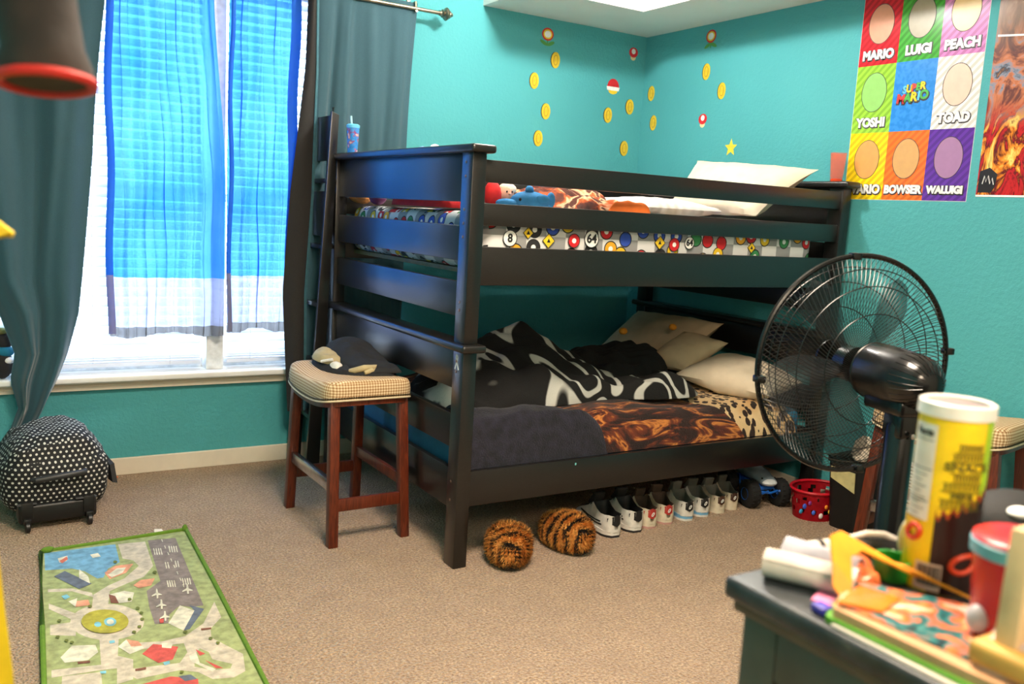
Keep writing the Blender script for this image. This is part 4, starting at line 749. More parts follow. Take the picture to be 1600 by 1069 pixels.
# ------------------------------------------------------------------ slippers with fur strands
s = NM('tiger stripe fur', .9); oc = s.tc(); w = s.new('ShaderNodeTexWave', wave_type='BANDS', bands_direction='Y'); w.inputs['Scale'].default_value = 7.5; w.inputs['Distortion'].default_value = 5; w.inputs['Detail'].default_value = 3; w.inputs['Detail Scale'].default_value = 1.6; s.link(oc, w.inputs[0])
hi = s.ramp(s.noise(30, 2), [(.3, (206, 124, 42)), (.7, (236, 176, 92))]); s.color(s.mix(s.ramp(w.outputs['Fac'], [(.26, (255, 255, 255)), (.40, (0, 0, 0))]), hi, (30, 20, 14))); FUR = s.m
def slipper(label, loc, rz, mir):
    t = T('slipper', label, 'slipper', loc, rz, 'tiger print slippers')
    b = BM(); N, Mx = 40, 22
    def shape(i, j):
        a = 2*PI*i/N; ph = -PI/2+PI*j/Mx; x = .082*math.cos(ph)**.8*math.cos(a) if math.cos(ph) > 0 else 0; y = .135*(max(0, math.cos(ph))**.8)*math.sin(a); z = .068*math.copysign(abs(math.sin(ph))**.75, math.sin(ph))+.07
        f = sm(-.13, .02, y); z = .012+(z-.012)*(1-.0*f); z *= (1.05 if y < .0 else 1.0)
        return Vector((x*(1-.1*sm(0, .13, y)), y, max(.006, z-.012*sm(.02, .1, y))))
    G = [[b.verts.new(shape(i, j)) for j in range(Mx+1)] for i in range(N)]
    fs = [b.faces.new((G[i][j], G[(i+1) % N][j], G[(i+1) % N][j+1], G[i][j+1])) for i in range(N) for j in range(Mx)]
    bmesh.ops.remove_doubles(b, verts=b.verts, dist=1e-5); bmesh.ops.recalc_face_normals(b, faces=b.faces)
    P('furry_upper', b.copy(), FUR, t)
    fb = BM(); rnd = random.Random(mir+5)
    for f in b.faces:
        if f.calc_center_median().z < .01: continue
        for _ in range(max(2, int(f.calc_area()*170000))):
            ws = [rnd.random()+.05 for _ in f.verts]; sm_ = sum(ws); p = sum((v.co*w_ for v, w_ in zip(f.verts, ws)), Vector())/sm_
            nrm = f.normal; d = (nrm*.7+Vector((rnd.uniform(-.5, .5), -.25+rnd.uniform(-.4, .4), -.35+rnd.uniform(-.3, .3)))).normalized(); ln = rnd.uniform(.012, .026); sd = d.cross(Vector((rnd.random(), rnd.random(), rnd.random()))).normalized()*.0014
            tip = p+d*ln; tip.z = max(.002, tip.z)
            fb.faces.new((fb.verts.new(p-sd), fb.verts.new(p+sd), fb.verts.new(tip)))
    b.free(); P('fur', fb, FUR, t, smooth=False)
    b = BM(); lathe(b, [(0, 0), (.9, 0), (1, .5), (1, 1), (0, 1)], (0, 0, 0), 28)
    for v in b.verts: v.co = Vector((v.co.x*.072, v.co.y*.122, .001+v.co.z*.012))
    P('sole', b, plain((40, 34, 30), .8, name='dark sole'), t)
    b = BM(); ell(b, (.0, .05, .118), (.035, .05, .018), 16); P('foot_opening', b, plain((30, 22, 16), .9, bump=.4, name='dark brown lining'), t)
slipper('furry tiger print slipper nearest the front post of the bunk bed', (-1.850, -1.665, 0), math.radians(-26), 0)
slipper('furry tiger print slipper next to the black and white sneakers', (-1.555, -1.635, 0), math.radians(4), 1)

# ------------------------------------------------------------------ sneakers, heels towards the room
OPEN = [(1, 0), (1.04, .35), (.99, .7), (.93, 1), (.84, .98), (.78, .5), (.6, .2), (0, .15)]; CLO = [(1, 0), (1.04, .32), (.95, .62), (.78, .82), (.56, .93), (.36, .985), (.16, 1), (0, 1.02)]
def shoe_prof(t):
    w = lerp_list([(0, .014), (.015, .022), (.05, .032), (.12, .039), (.25, .040), (.4, .041), (.65, .048), (.8, .045), (.92, .036), (1, .012)], t)
    h = lerp_list([(0, .072), (.05, .076), (.12, .072), (.22, .070), (.32, .082), (.44, .108), (.52, .098), (.65, .066), (.85, .042), (1, .022)], t)
    return w, h
def sneaker(t, upper, lining, sole, mid, patch, laces, stripe=None, tongue=None):
    Ls = .285
    b = BM(); rings = []; nst = 44
    for i in range(nst+1):
        tt = i/nst; w, h = shoe_prof(tt); k = sm(.40, .50, tt); y = -Ls/2+Ls*tt-.008*math.sin(PI*.5*(1-tt)**8); pr = [(a[0]*(1-k)+c[0]*k, a[1]*(1-k)+c[1]*k) for a, c in zip(OPEN, CLO)]
        row = [(w*a, h*z) for a, z in pr]+[(-w*a, h*z) for a, z in pr[-2::-1]]
        rings.append([b.verts.new((x, y, .024+z)) for x, z in row])
    for i, (p, q) in enumerate(zip(rings, rings[1:])):
        for k in range(14):
            f = b.faces.new((p[k], p[k+1], q[k+1], q[k]))
            if 3 <= k <= 10 and i/nst < .52: f.material_index = 1
    # heel wall
    p = rings[0]
    for k in range(7):
        if k < 7: 
            f = b.faces.new((p[k], p[14-k], p[13-k], p[k+1])) if k < 6 else b.faces.new((p[6], p[8], p[7]))
    bmesh.ops.triangulate(b, faces=[f for f in b.faces if len(f.verts) > 4])
    for v in b.verts: v.co += Vector((0, 0, 0))
    P('upper', b, [upper, lining], t, angle=60)
    def slab(z0, z1, grow, mt, nm, t0=0, t1=1):
        b = BM(); R, Lf = [], []
        for i in range(33):
            tt = t0+(t1-t0)*i/32; w, _ = shoe_prof(tt); y = -Ls/2+Ls*tt+(-.006 if tt < .02 else 0)+(.006 if tt > .98 else 0); lift = .012*max(0, (tt-.8)/.2)**2
            R.append((w+grow, y, lift)); Lf.append((-w-grow, y, lift))
        ol = R+Lf[::-1]; A_ = [b.verts.new((x, y, z0+l)) for x, y, l in ol]; B_ = [b.verts.new((x, y, z1+l*.6)) for x, y, l in ol]; n = len(ol)
        for i in range(n): b.faces.new((A_[i], A_[(i+1) % n], B_[(i+1) % n], B_[i]))
        for i in range(32):
            b.faces.new((A_[i], A_[i+1], A_[n-2-i], A_[n-1-i])); b.faces.new((B_[i], B_[i+1], B_[n-2-i], B_[n-1-i]))
        return P(nm, b, mt, t, angle=50)
    slab(0.0, .010, .004, sole, 'outsole'); slab(.010, .028, .0035, mid, 'midsole')
    b = BM()                                              # heel patch, wraps the back
    pts = []
    for i in range(13):
        a = -1+2*i/12; x = .034*a; pts.append((x, .070+.014*(1-abs(a))**.8-.004*abs(a)))
    low = [(x, .052-.020*(1-abs(x/.034))**.7) for x, _ in pts]
    top = [b.verts.new((x, -Ls/2-.011+.024*(abs(x)/.034)**2.2, z+.024-.006)) for x, z in pts]; bot = [b.verts.new((x, -Ls/2-.012+.024*(abs(x)/.034)**2.2, z+.018)) for x, z in low]
    fs = [b.faces.new((top[i], top[i+1], bot[i+1], bot[i])) for i in range(12)]; bmesh.ops.recalc_face_normals(b, faces=fs); bmesh.ops.solidify(b, geom=fs, thickness=.004); hp = P('heel_patch', b, patch, t)
    if stripe:
        b = BM(); tube(b, [(.007*math.cos(a)*.8+.0015*math.sin(a), -Ls/2-.0155, .074+.0085*math.sin(a)+.004*math.cos(a)) for a in [2*PI*k/14 for k in range(14)]], .0016, 6, closed=True); P('emblem', b, WHP, hp)
    b = BM(); hexa(b, [(-.020, .004, .09), (.020, .004, .09), (.024, .045, .106), (-.024, .045, .106)], [(-.024, -.018, .160), (.024, -.018, .160), (.026, -.006, .164), (-.026, -.006, .164)], .003); P('tongue', b, tongue or lining, t)
    b = BM()
    for k in range(5):
        y = .022+k*.016; z = .024+shoe_prof((y+Ls/2)/Ls)[1]*1.0; tube(b, [(-.020, y, z-.006), (0, y-.002, z+.005), (.020, y, z-.006)], .0024, 6)
    tube(b, [(0, .03, .128), (-.016, .016, .150), (-.026, .010, .158), (-.014, .012, .142), (0, .03, .128)], .002, 6); tube(b, [(0, .03, .128), (.018, .022, .142), (.028, .02, .134), (0, .03, .128)], .002, 6)
    P('laces', b, laces, t)
    for sx in ((-1, 1) if not stripe else ()):
        b = BM(); pts = [(-.10, .050), (-.06, .046), (-.01, .052), (.05, .074), (.0, .062), (-.05, .058), (-.09, .060)] 
        for i in range(len(pts)-1):
            (y0, z0), (y1, z1) = pts[i], pts[i+1]; t0, t1 = (y0+Ls/2)/Ls, (y1+Ls/2)/Ls
            tube(b, [(sx*(shoe_prof(t0)[0]*1.03+.0005), y0, z0), (sx*(shoe_prof(t1)[0]*1.03+.0005), y1, z1)], .0028, 6)
        P('side_stripe', b, patch, t)
    return t
WHL = plain((224, 220, 212), .5, bump=.1, name='white leather'); CRL = plain((220, 208, 184), .5, bump=.1, name='cream leather'); BKL = plain((20, 20, 22), .6, name='black lining'); GYL = plain((104, 102, 94), .8, bump=.3, name='grey lining'); BRL = plain((74, 56, 44), .8, bump=.3, name='brown lining')
DKS = plain((34, 34, 36), .6, name='black rubber'); BLU = plain((120, 176, 214), .5, bump=.05, name='pale blue sole'); PNK = plain((196, 150, 140), .6, bump=.05, name='pink rubber'); REDL = plain((180, 56, 50), .5, bump=.1, name='red leather'); BRN = plain((70, 42, 30), .5, bump=.1, name='brown leather')
pairs = [((-1.285, -1.150, -1), 'white sneaker with a black lining and black outsole', (WHL, BKL, DKS, WHL, BKL, BKL), None, 0, 1.0),
         ((-1.040, -.928, -.97), 'cream sneaker with a red heel patch', (CRL, BRL, PNK, CRL, REDL, plain((170, 160, 140), .8, name='beige laces')), 1, 1, .92),
         ((-.808, -.695, -.96), 'white sneaker with a black heel patch and pale blue sole', (WHL, GYL, WHL, BLU, BKL, plain((150, 146, 136), .8, name='grey laces')), 1, 2, .92),
         ((-.588, -.488, -.95), 'cream sneaker with a brown heel patch', (CRL, GYL, CRL, CRL, BRN, plain((150, 130, 110), .8, name='tan laces')), 1, 3, .86)]
sides = [('left one of its pair', 'right one of its pair')]*4
for (xa, xb, _), lab, mats, stp, i, sc in pairs:
    t = T('sneaker', lab+', left of its pair', 'shoe', (xa, -1.49+.012*i, 0), 0, 'sneakers lined up under the bed')
    sneaker(t, mats[0], mats[1], mats[2], mats[3], mats[4], mats[5], stp)
    t2 = copy_tree(t); t2.location = (xb, -1.478+.012*i, 0); t2['label'] = lab+', right of its pair'
    for q, a in ((t, -3 if i == 0 else -13), (t2, -5 if i == 0 else -15)): q.rotation_euler = (0, 0, math.radians(a)); q.scale = (sc*1.08, sc, sc)

# ------------------------------------------------------------------ toy truck with big wheels
t = T('toy_truck', 'grey shark-shaped monster truck toy with blue hubs under the bed end', 'toy', (-.30, -1.475, 0), math.radians(-14))
GRT = plain((120, 134, 144), .4, bump=.05, name='grey toy plastic'); BLT = plain((24, 96, 190), .4, bump=.05, name='blue toy plastic'); RUB = plain((20, 20, 21), .8, bump=.4, name='black tyre rubber')
b = BM()
prof = [(-.15, .115, .135, .030), (-.13, .108, .150, .045), (-.07, .105, .175, .05), (0, .105, .185, .052), (.05, .105, .178, .05), (.11, .108, .160, .045), (.16, .118, .150, .02)]
rings = []
for (y, z0, z1, w) in prof: rings.append([b.verts.new((w*math.cos(a), y, (z0+z1)/2+(z1-z0)/2*math.sin(a))) for a in [2*PI*k/16 for k in range(16)]])
for a, c in zip(rings, rings[1:]):
    for k in range(16): b.faces.new((a[k], a[(k+1) % 16], c[(k+1) % 16], c[k]))
b.faces.new(rings[0][::-1]); b.faces.new(rings[-1]); hexa(b, [(-.004, .0, .18), (.004, .0, .18), (.004, .05, .176), (-.004, .05, .176)], [(-.002, .045, .225), (.002, .045, .225), (.002, .06, .222), (-.002, .06, .222)])
P('body', b, GRT, t)
b = BM(); ell(b, (0, -.13, .128), (.042, .035, .018), 16); P('jaw', b, plain((200, 206, 210), .45, name='pale toy plastic'), t); 
b = BM(); ell(b, (-.036, -.125, .148), (.004, .006, .005), 8); ell(b, (.036, -.125, .148), (.004, .006, .005), 8); P('eyes', b, INK, t)
b = BM()
for sx in (-1, 1):
    for k in range(3): y = -.10+k*.09; tube(b, [(sx*.03, y, .11), (sx*.05, y-.04, .07), (sx*.03, y-.08, .10)], .005, 6)
bx(b, -.035, .035, -.12, .12, .085, .105, .005); tube(b, [(-.05, -.135, .085), (0, -.15, .08), (.05, -.135, .085)], .006, 8); P('chassis', b, BLT, t)
for sx in (-1, 1):
    for y in (-.105, .105):
        MR = Matrix.Rotation(PI/2, 3, 'Y'); b = BM(); lathe(b, [(.028, -.030), (.055, -.030), (.066, -.022), (.068, 0), (.066, .022), (.055, .030), (.028, .030)], (sx*.083, y, .068), 40, MR)
        for k in range(20):
            a = 2*PI*k/20
            for xx in (-.014, .014): bx(b, 0, 0, 0, 0, 0, 0) if False else ell(b, (sx*.083+xx, y+.067*math.cos(a+xx*8), .068+.0665*math.sin(a+xx*8)), (.010, .004, .004), 6)
        w = P('wheel', b, RUB, t)
        b = BM(); lathe(b, [(0, -.026), (.026, -.028), (.030, -.032), (.024, -.018), (.024, .018), (.030, .032), (.026, .028), (0, .026)], (sx*.083, y, .068), 24, MR); P('hub', b, BLT, w)

# ------------------------------------------------------------------ red basket with holes
t = T('basket', 'small red plastic basket with cutouts and coloured stickers beside the bin', 'basket', (-.19, -1.775, 0))
REDB = plain((196, 22, 40), .35, bump=.05, name='red basket plastic')
def bring(z): return .108+.022*(z/.15)
b = BM(); n = 60; zs_ = [0, .012, .035, .055, .075, .10, .118, .135]
rings = [[b.verts.new((bring(z)*math.cos(2*PI*k/n)*1.05, bring(z)*math.sin(2*PI*k/n)*.85, z)) for k in range(n)] for z in zs_]
fs = []
for j, (a, c) in enumerate(zip(rings, rings[1:])):
    for k in range(n):
        if j in (2, 4) and (k+(2 if j == 4 else 0)) % 5 in (1, 2): continue
        if j == 5 and k % 6 in (2, 3): continue
        fs.append(b.faces.new((a[k], a[(k+1) % n], c[(k+1) % n], c[k])))
fs.append(b.faces.new(rings[0])); bmesh.ops.solidify(b, geom=fs, thickness=.003); P('basket_wall', b, REDB, t)
b = BM(); tube(b, [(bring(.145)*1.05*math.cos(2*PI*k/48), bring(.145)*.85*math.sin(2*PI*k/48), .139) for k in range(48)], .007, 8, closed=True); P('rim', b, REDB, t)
for i, (a, z, r, c) in enumerate(((200, .07, .014, (60, 90, 200)), (222, .045, .012, (70, 110, 220)), (240, .03, .014, (235, 225, 225)), (262, .05, .012, (240, 200, 60)), (280, .03, .014, (240, 210, 215)), (300, .06, .012, (235, 200, 210)), (318, .04, .013, (240, 235, 235)), (250, .075, .011, (240, 140, 40)), (212, .09, .011, (150, 60, 150)), (190, .04, .012, (60, 160, 210)))):
    a = math.radians(a); rr_ = bring(z)+.002; p = (rr_*1.05*math.cos(a), rr_*.85*math.sin(a), z); b = BM(); ell(b, p, (r, r*.5, r), 12)
    P('sticker', b, plain(c, .5, bump=0, name='sticker'), t)
b = BM(); ell(b, (-.335, -1.53, .07), (.018, .018, .018), 14); lathe(b, [(0, 0), (.012, 0), (.012, .055), (0, .055)], (-.335, -1.53, 0), 12); S('marker_pen', b, plain((70, 180, 130), .5, name='green plastic'), 'small green-topped toy between the toy truck and the red basket', 'toy')

# ------------------------------------------------------------------ waste bin with a label, tissues in it
t = T('waste_bin', 'black waste bin with a cream label next to the red basket', 'bin', (-.140, -1.965, 0), math.radians(4))
BIN = plain((16, 16, 17), .5, bump=.15, name='black bin plastic')
b = BM(); H = .33
def rrect(hx, hy, r, z, n=8):
    o = []
    for cx, cy, a0 in ((hx-r, hy-r, 0), (-hx+r, hy-r, 90), (-hx+r, -hy+r, 180), (hx-r, -hy+r, 270)):
        for k in range(n+1): a = math.radians(a0+90*k/n); o.append((cx+r*math.cos(a), cy+r*math.sin(a), z))
    return o
rings = [[b.verts.new(p) for p in rrect(*q)] for q in ((.10, .085, .04, 0), (.125, .105, .045, H), (.131, .111, .048, H), (.131, .111, .048, H-.02), (.131, .111, .048, H), (.118, .098, .04, H), (.09, .075, .035, .01))]
for a, c in zip(rings, rings[1:]):
    for k in range(len(a)): b.faces.new((a[k], a[(k+1) % len(a)], c[(k+1) % len(a)], c[k]))
b.faces.new(rings[0][::-1]); b.faces.new(rings[-1]); P('bin_body', b, BIN, t)
b = BM(); hexa(b, [(-.1225, .070, .235), (-.119, -.055, .19), (-.116, -.055, .19), (-.119, .070, .235)], [(-.130, .070, .29), (-.130, -.055, .285), (-.125, -.055, .285), (-.125, .070, .29)]); P('label', b, plain((206, 196, 140), .6, name='cream label'), t)
b = BM(); ell(b, (.035, .0, .355), (.05, .05, .06), 20, nz=.35, nf=30); ell(b, (.0, -.02, .335), (.05, .04, .03), 16, nz=.35, nf=30); S('crumpled_paper', b, plain((214, 196, 176), .85, name='white tissue'), 'crumpled white paper sticking out of the black waste bin', 'paper')
o = bpy.data.objects[[o.name for o in COL.objects if o.name.startswith('crumpled_paper')][0]]; o.location = (-.11, -1.94, .29)

# wall register
t = T('wall_vent', 'white louvred wall vent low on the right teal wall behind the fan pole', 'vent', (0, -2.21, .13))
b = BM(); bx(b, -.010, -.001, -.15, .15, 0, .21, .003); P('frame', b, WINW, t)
b = BM(); bx(b, -.0108, -.0095, -.13, .13, .018, .192); P('backing', b, plain((60, 60, 60), .6, name='dark duct'), t)
b = BM()
for k in range(11): z = .026+k*.0152; hexa(b, [(-.0165, -.13, z), (-.0165, .13, z), (-.0105, .13, z+.006), (-.0105, -.13, z+.006)], [(-.0165, -.13, z+.003), (-.0165, .13, z+.003), (-.0105, .13, z+.009), (-.0105, -.13, z+.009)])
P('louvres', b, WINW, t)
# ------------------------------------------------------------------ pedestal fan (local +x points backwards along the motor axis)
FB = plain((16, 16, 17), .22, bump=.03, name='glossy black plastic'); FW = plain((22, 22, 23), .3, bump=0, name='black wire enamel')
fan = T('pedestal_fan', 'large black pedestal fan with a round wire cage facing the bunk bed', 'fan', (-1.907, -3.198, 0), math.radians(254))
ZC = 1.057; MXa = Matrix.Rotation(PI/2, 3, 'Y')
def circ(r, x, n=72): return [(x, r*math.cos(2*PI*k/n), ZC+r*math.sin(2*PI*k/n)) for k in range(n)]
RG = .250
b = BM(); tube(b, circ(RG, 0, 96), .0062, 8, closed=True); 
for a in (8, 98, 188, 278):
    a = math.radians(a); bx(b, -.012, .012, RG*math.cos(a)-.006, RG*math.cos(a)+.016, ZC+RG*math.sin(a)-.008, ZC+RG*math.sin(a)+.008, .003)
P('guard_rim', b, FB, fan)
def cage(sgn, twist, depth, rin, nm, nw=120):
    b = BM()
    for k in range(nw):
        a0 = 2*PI*k/nw; pts = []
        for i in range(10):
            q = i/9; r = rin+(RG-rin)*q; a = a0+twist*(1-q)*1.0; x = sgn*(depth*(1-q**3.2)); pts.append((x, r*math.cos(a), ZC+r*math.sin(a)))
        pts.append((pts[-1][0]-sgn*.006, pts[-1][1]*1.012, ZC+(pts[-1][2]-ZC)*1.012))
        tube(b, pts, .00085, 4)
    for r in (.125, .185, .222):
        q = (r-rin)/(RG-rin); tube(b, circ(r, sgn*depth*(1-q**3.2), 72), .0013, 5, closed=True)
    tube(b, circ(rin, sgn*depth, 48), .003, 6, closed=True); return P(nm, b, FW, fan)
cage(1, .55, .070, .060, 'rear_guard'); cage(-1, -.35, .085, .045, 'front_guard')
b = BM(); lathe(b, [(0, -.094), (.035, -.092), (.048, -.084), (.048, -.078), (0, -.078)], (0, 0, ZC), 36, MXa); P('front_cap', b, FB, fan)
SMK = NM('smoky translucent blade', .42); SMK.color(SMK.ramp(SMK.noise(8), [(.3, (30, 36, 40)), (.7, (38, 44, 48))])); SMK.b.inputs['Alpha'].default_value = .40
b = BM(); lathe(b, [(0, -.045), (.028, -.042), (.040, -.03), (.042, .012), (0, .012)], (0, 0, ZC), 32, MXa); P('blade_hub', b, FB, fan)
for k in range(5):
    a0 = 2*PI*k/5+.75; b = BM()
    def blade(u, v, a0=a0):
        r = .036+.185*v; wd_ = .32+.52*math.sin(PI*min(1, .15+.75*v))*.8; wd_ *= (1-.35*sm(.85, 1, v)*abs(2*u-1)); a = a0+(u-.5)*wd_+.25*v; x = -.016+.046*(u-.5)*(1-.3*v)+.010*math.sin(PI*u); return (x, r*math.cos(a), ZC+r*math.sin(a))
    sheet(b, blade, 12, 16, .0016); P('fan_blade', b, SMK.m, fan)
b = BM(); lathe(b, [(.0, .066), (.052, .066), (.061, .070), (.063, .085), (.062, .15), (.060, .18), (.056, .212), (.045, .238), (.027, .254), (.0, .258)], (0, 0, ZC), 48, MXa)
mh = P('motor_housing', b, FB, fan)
b = BM()
for k in range(26):
    a = 2*PI*k/26; tube(b, [(.19, .059*math.cos(a), ZC+.059*math.sin(a)), (.213, .056*math.cos(a), ZC+.056*math.sin(a)), (.239, .0445*math.cos(a), ZC+.0445*math.sin(a)), (.255, .026*math.cos(a), ZC+.026*math.sin(a))], .0010, 5)
P('cooling_ribs', b, FB, mh)
b = BM(); bx(b, .09, .215, -.038, .038, ZC-.076, ZC-.040, .010, 3); bx(b, .145, .205, -.026, .026, ZC-.125, ZC-.07, .008, 3); P('tilt_bracket', b, FB, fan)
b = BM(); lathe(b, [(0, 0), (.006, 0), (.006, .004), (.0, .006)], (.212, 0, ZC-.115), 12, MXa); P('screw', b, CHROME, fan)
b = BM(); lathe(b, [(.030, .54), (.030, ZC-.10), (.024, ZC-.09), (0, ZC-.09)], (.175, 0, 0), 28); lathe(b, [(0, .54), (.030, .54)], (.175, 0, 0), 28); P('upper_pole', b, FB, fan)
b = BM(); lathe(b, [(.0, .50), (.034, .50), (.036, .505), (.036, .55), (.032, .56), (0, .56)], (.175, 0, 0), 28); P('collar', b, FB, fan)
b = BM(); lathe(b, [(0, .03), (.022, .03), (.022, .51), (0, .51)], (.175, 0, 0), 24); P('lower_pole', b, FB, fan)
b = BM(); lathe(b, [(0, 0), (.20, 0), (.205, .008), (.19, .022), (.08, .036), (.03, .05), (0, .05)], (.175, 0, 0), 48); P('base', b, FB, fan)

# ------------------------------------------------------------------ posters and wall stickers
def wall_txt(s_, size, y, z, x=-.003, tilt=0, bold=.004, xs=1.0, shear=0, ext=.0004):
    b = text_bm(s_, size, ext, bold, xs, shear); M_ = Matrix.Rotation(tilt, 3, 'X')
    for v in b.verts:
        q = M_ @ Vector((0, -v.co.x, v.co.y)); v.co = Vector((x-v.co.z, y+q.y, z+q.z))
    return b
po = T('wall_poster', 'poster of nine coloured squares with white names on the right teal wall', 'poster', (0, -1.905, 1.512), group='wall posters')
Y0, Z0, CW, RH = -1.598, 1.515, .2075, .3085
cols = [[(206, 40, 52), (72, 160, 60), (206, 130, 190)], [(146, 200, 66), (46, 132, 214), (228, 226, 220)], [(244, 208, 30), (238, 116, 40), (94, 54, 150)]]
names = [['MARIO', 'LUIGI', 'PEACH'], ['YOSHI', '', 'TOAD'], ['WARIO', 'BOWSER', 'WALUIGI']]
def striped(c):
    s = NM('glossy poster square', .2); s.b.inputs['Specular IOR Level'].default_value = .25; w = s.new('ShaderNodeTexWave', wave_type='BANDS', bands_direction='DIAGONAL'); w.inputs['Scale'].default_value = 17; s.link(s.scale(s.tc(), (0, 1, 1)), w.inputs[0])
    s.color(s.ramp(w.outputs['Fac'], [(.45, tuple(x*.88 for x in c)), (.55, tuple(min(255, x*1.05) for x in c))])); return s.m
b = BM(); bx(b, -.0012, -.0004, Y0-3*CW-.002, Y0+.002, Z0-.002, Z0+3*RH+.002); P('poster_sheet', b, plain((230, 230, 230), .3, bump=0, name='poster paper'), po, world=True)
OUTL = plain((50, 44, 50), .5, bump=0, name='dark outline'); PW = plain((238, 238, 238), .35, bump=0, name='white poster ink')
OVC = {'MARIO': (214, 150, 120), 'LUIGI': (160, 150, 128), 'PEACH': (240, 206, 150), 'YOSHI': (140, 196, 104), 'TOAD': (232, 190, 172), 'WARIO': (216, 160, 90), 'BOWSER': (206, 160, 100), 'WALUIGI': (160, 120, 160)}
for r in range(3):
    for c in range(3):
        ya = Y0-c*CW; zb_ = Z0+(2-r)*RH; b = BM(); bx(b, -.0019, -.0012, ya-CW, ya, zb_, zb_+RH)
        cc = cols[r][c]
        if (r, c) == (1, 1):
            s = NM('blue mottled square', .25); s.color(s.ramp(s.noise(40, 1), [(.4, (40, 126, 210)), (.6, (56, 140, 222))])); mt = s.m
        else: mt = striped(cc)
        sq = P('poster_square', b, mt, po, world=True, smooth=False)
        cy, cz = ya-CW/2, zb_+RH*.60
        if names[r][c]:
            b = BM(); prism(b, [(cy+.066*math.cos(2*PI*k/40), cz+.088*math.sin(2*PI*k/40)) for k in range(40)], -.0024, -.0019, 'yz'); P('blank_oval', b, plain(OVC[names[r][c]], .35, bump=0, var=.02, name='plain oval ink'), sq, world=True, smooth=False)
            b = BM(); tube(b, [(-.0024, cy+.067*math.cos(2*PI*k/48), cz+.089*math.sin(2*PI*k/48)) for k in range(48)], .0014, 6, closed=True); P('oval_outline', b, OUTL, sq, world=True)
            nm = names[r][c]; sz = .056 if len(nm) < 6 else (.050 if len(nm) == 6 else .043)
            P('name_shadow', wall_txt(nm, sz, cy-.002, zb_+.0435, -.0026, 0, .0065, .95), OUTL, sq, world=True, smooth=False)
            P('name_text', wall_txt(nm, sz, cy, zb_+.046, -.0036, 0, .0030, .95), PW, sq, world=True, smooth=False)
        else:
            C5 = [(96, 190, 240), (244, 204, 40), (222, 60, 56), (80, 170, 70), (244, 204, 40)]; xx = [.052, .026, 0, -.026, -.052]
            for i, ch in enumerate('SUPER'):
                P('logo_shadow', wall_txt(ch, .044, cy+xx[i]*.86-.001, cz-.004+.003*i-.002, -.0026, .08, .0055), OUTL, sq, world=True, smooth=False)
                P('logo_letter', wall_txt(ch, .044, cy+xx[i]*.86, cz-.003+.003*i, -.0036, .08, .0020), plain(C5[i], .3, bump=0, name='logo ink'), sq, world=True, smooth=False)
            C5 = [(222, 60, 56), (80, 170, 70), (244, 204, 40), (96, 190, 240), (80, 170, 70)]; xx = [.060, .026, -.005, -.029, -.055]
            for i, ch in enumerate('MARIO'):
                P('logo_shadow', wall_txt(ch, .054, cy+xx[i]-.001, cz-.045+.003*i-.002, -.0026, .08, .0060), OUTL, sq, world=True, smooth=False)
                P('logo_letter', wall_txt(ch, .054, cy+xx[i], cz-.043+.003*i, -.0036, .08, .0024), plain(C5[i], .3, bump=0, name='logo ink'), sq, world=True, smooth=False)
# second poster: fiery abstract art with a small dark badge
p2 = T('wall_poster', 'brown and fiery orange art poster with a dark corner badge on the right wall', 'poster', (0, -2.56, 1.53), group='wall posters')
s = NM('fiery abstract poster ink', .22); oc = s.tc(); z = s.sep(oc)[2]
w = s.noise(3.6, 5, src=s.scale(oc, (0, 2.2, 1)), dist=1.8, rough=.62)
low = s.ramp(w, [(.28, (20, 12, 14)), (.40, (120, 24, 28)), (.47, (196, 40, 40)), (.53, (70, 20, 22)), (.58, (238, 140, 40)), (.66, (252, 220, 120)), (.74, (60, 26, 22))])
mid = s.ramp(w, [(.30, (40, 40, 52)), (.42, (110, 66, 60)), (.50, (196, 120, 84)), (.56, (128, 140, 160)), (.62, (60, 50, 60)), (.72, (214, 150, 100))])
top = s.ramp(w, [(.3, (96, 72, 58)), (.55, (134, 100, 78)), (.7, (160, 126, 100))])
f1 = s.ramp(s.math('DIVIDE', z, 1.0), [(.28, (0, 0, 0)), (.40, (255, 255, 255))]); f2 = s.ramp(z, [(.58, (0, 0, 0)), (.72, (255, 255, 255))])
s.color(s.mix(f2, s.mix(f1, low, mid), top)); ART = s.m
b = BM(); bx(b, -.0022, -.0004, -2.865, -2.262, 1.535, 2.44); P('poster_sheet', b, ART, p2, world=True)
b = BM(); bx(b, -.0026, -.0022, -2.865, -2.262, 1.535, 1.543); P('white_border', b, PW, p2, world=True)
b = BM(); prism(b, [(-2.268, 1.553), (-2.268, 1.640), (-2.31, 1.655), (-2.345, 1.628), (-2.34, 1.575), (-2.325, 1.553)], -.003, -.0022, 'yz'); bg_ = P('corner_badge', b, plain((24, 20, 22), .4, bump=0, name='dark badge'), p2, world=True, smooth=False)
b = BM(); tube(b, [(-.0032, -2.285, 1.588), (-.0032, -2.292, 1.622), (-.0032, -2.300, 1.596), (-.0032, -2.308, 1.622), (-.0032, -2.318, 1.588), (-.0032, -2.326, 1.612), (-.0032, -2.334, 1.585)], .0022, 6); P('scribble_mark', b, PW, bg_, world=True)
b = BM(); sheet(b, lambda u, v: (-.0028, -2.27-.595*u, 2.185-.022*math.sin(2.6*u)+.008*v*(1-u*.3)), 12, 2, .0004); P('white_streak', b, PW, p2, world=True)

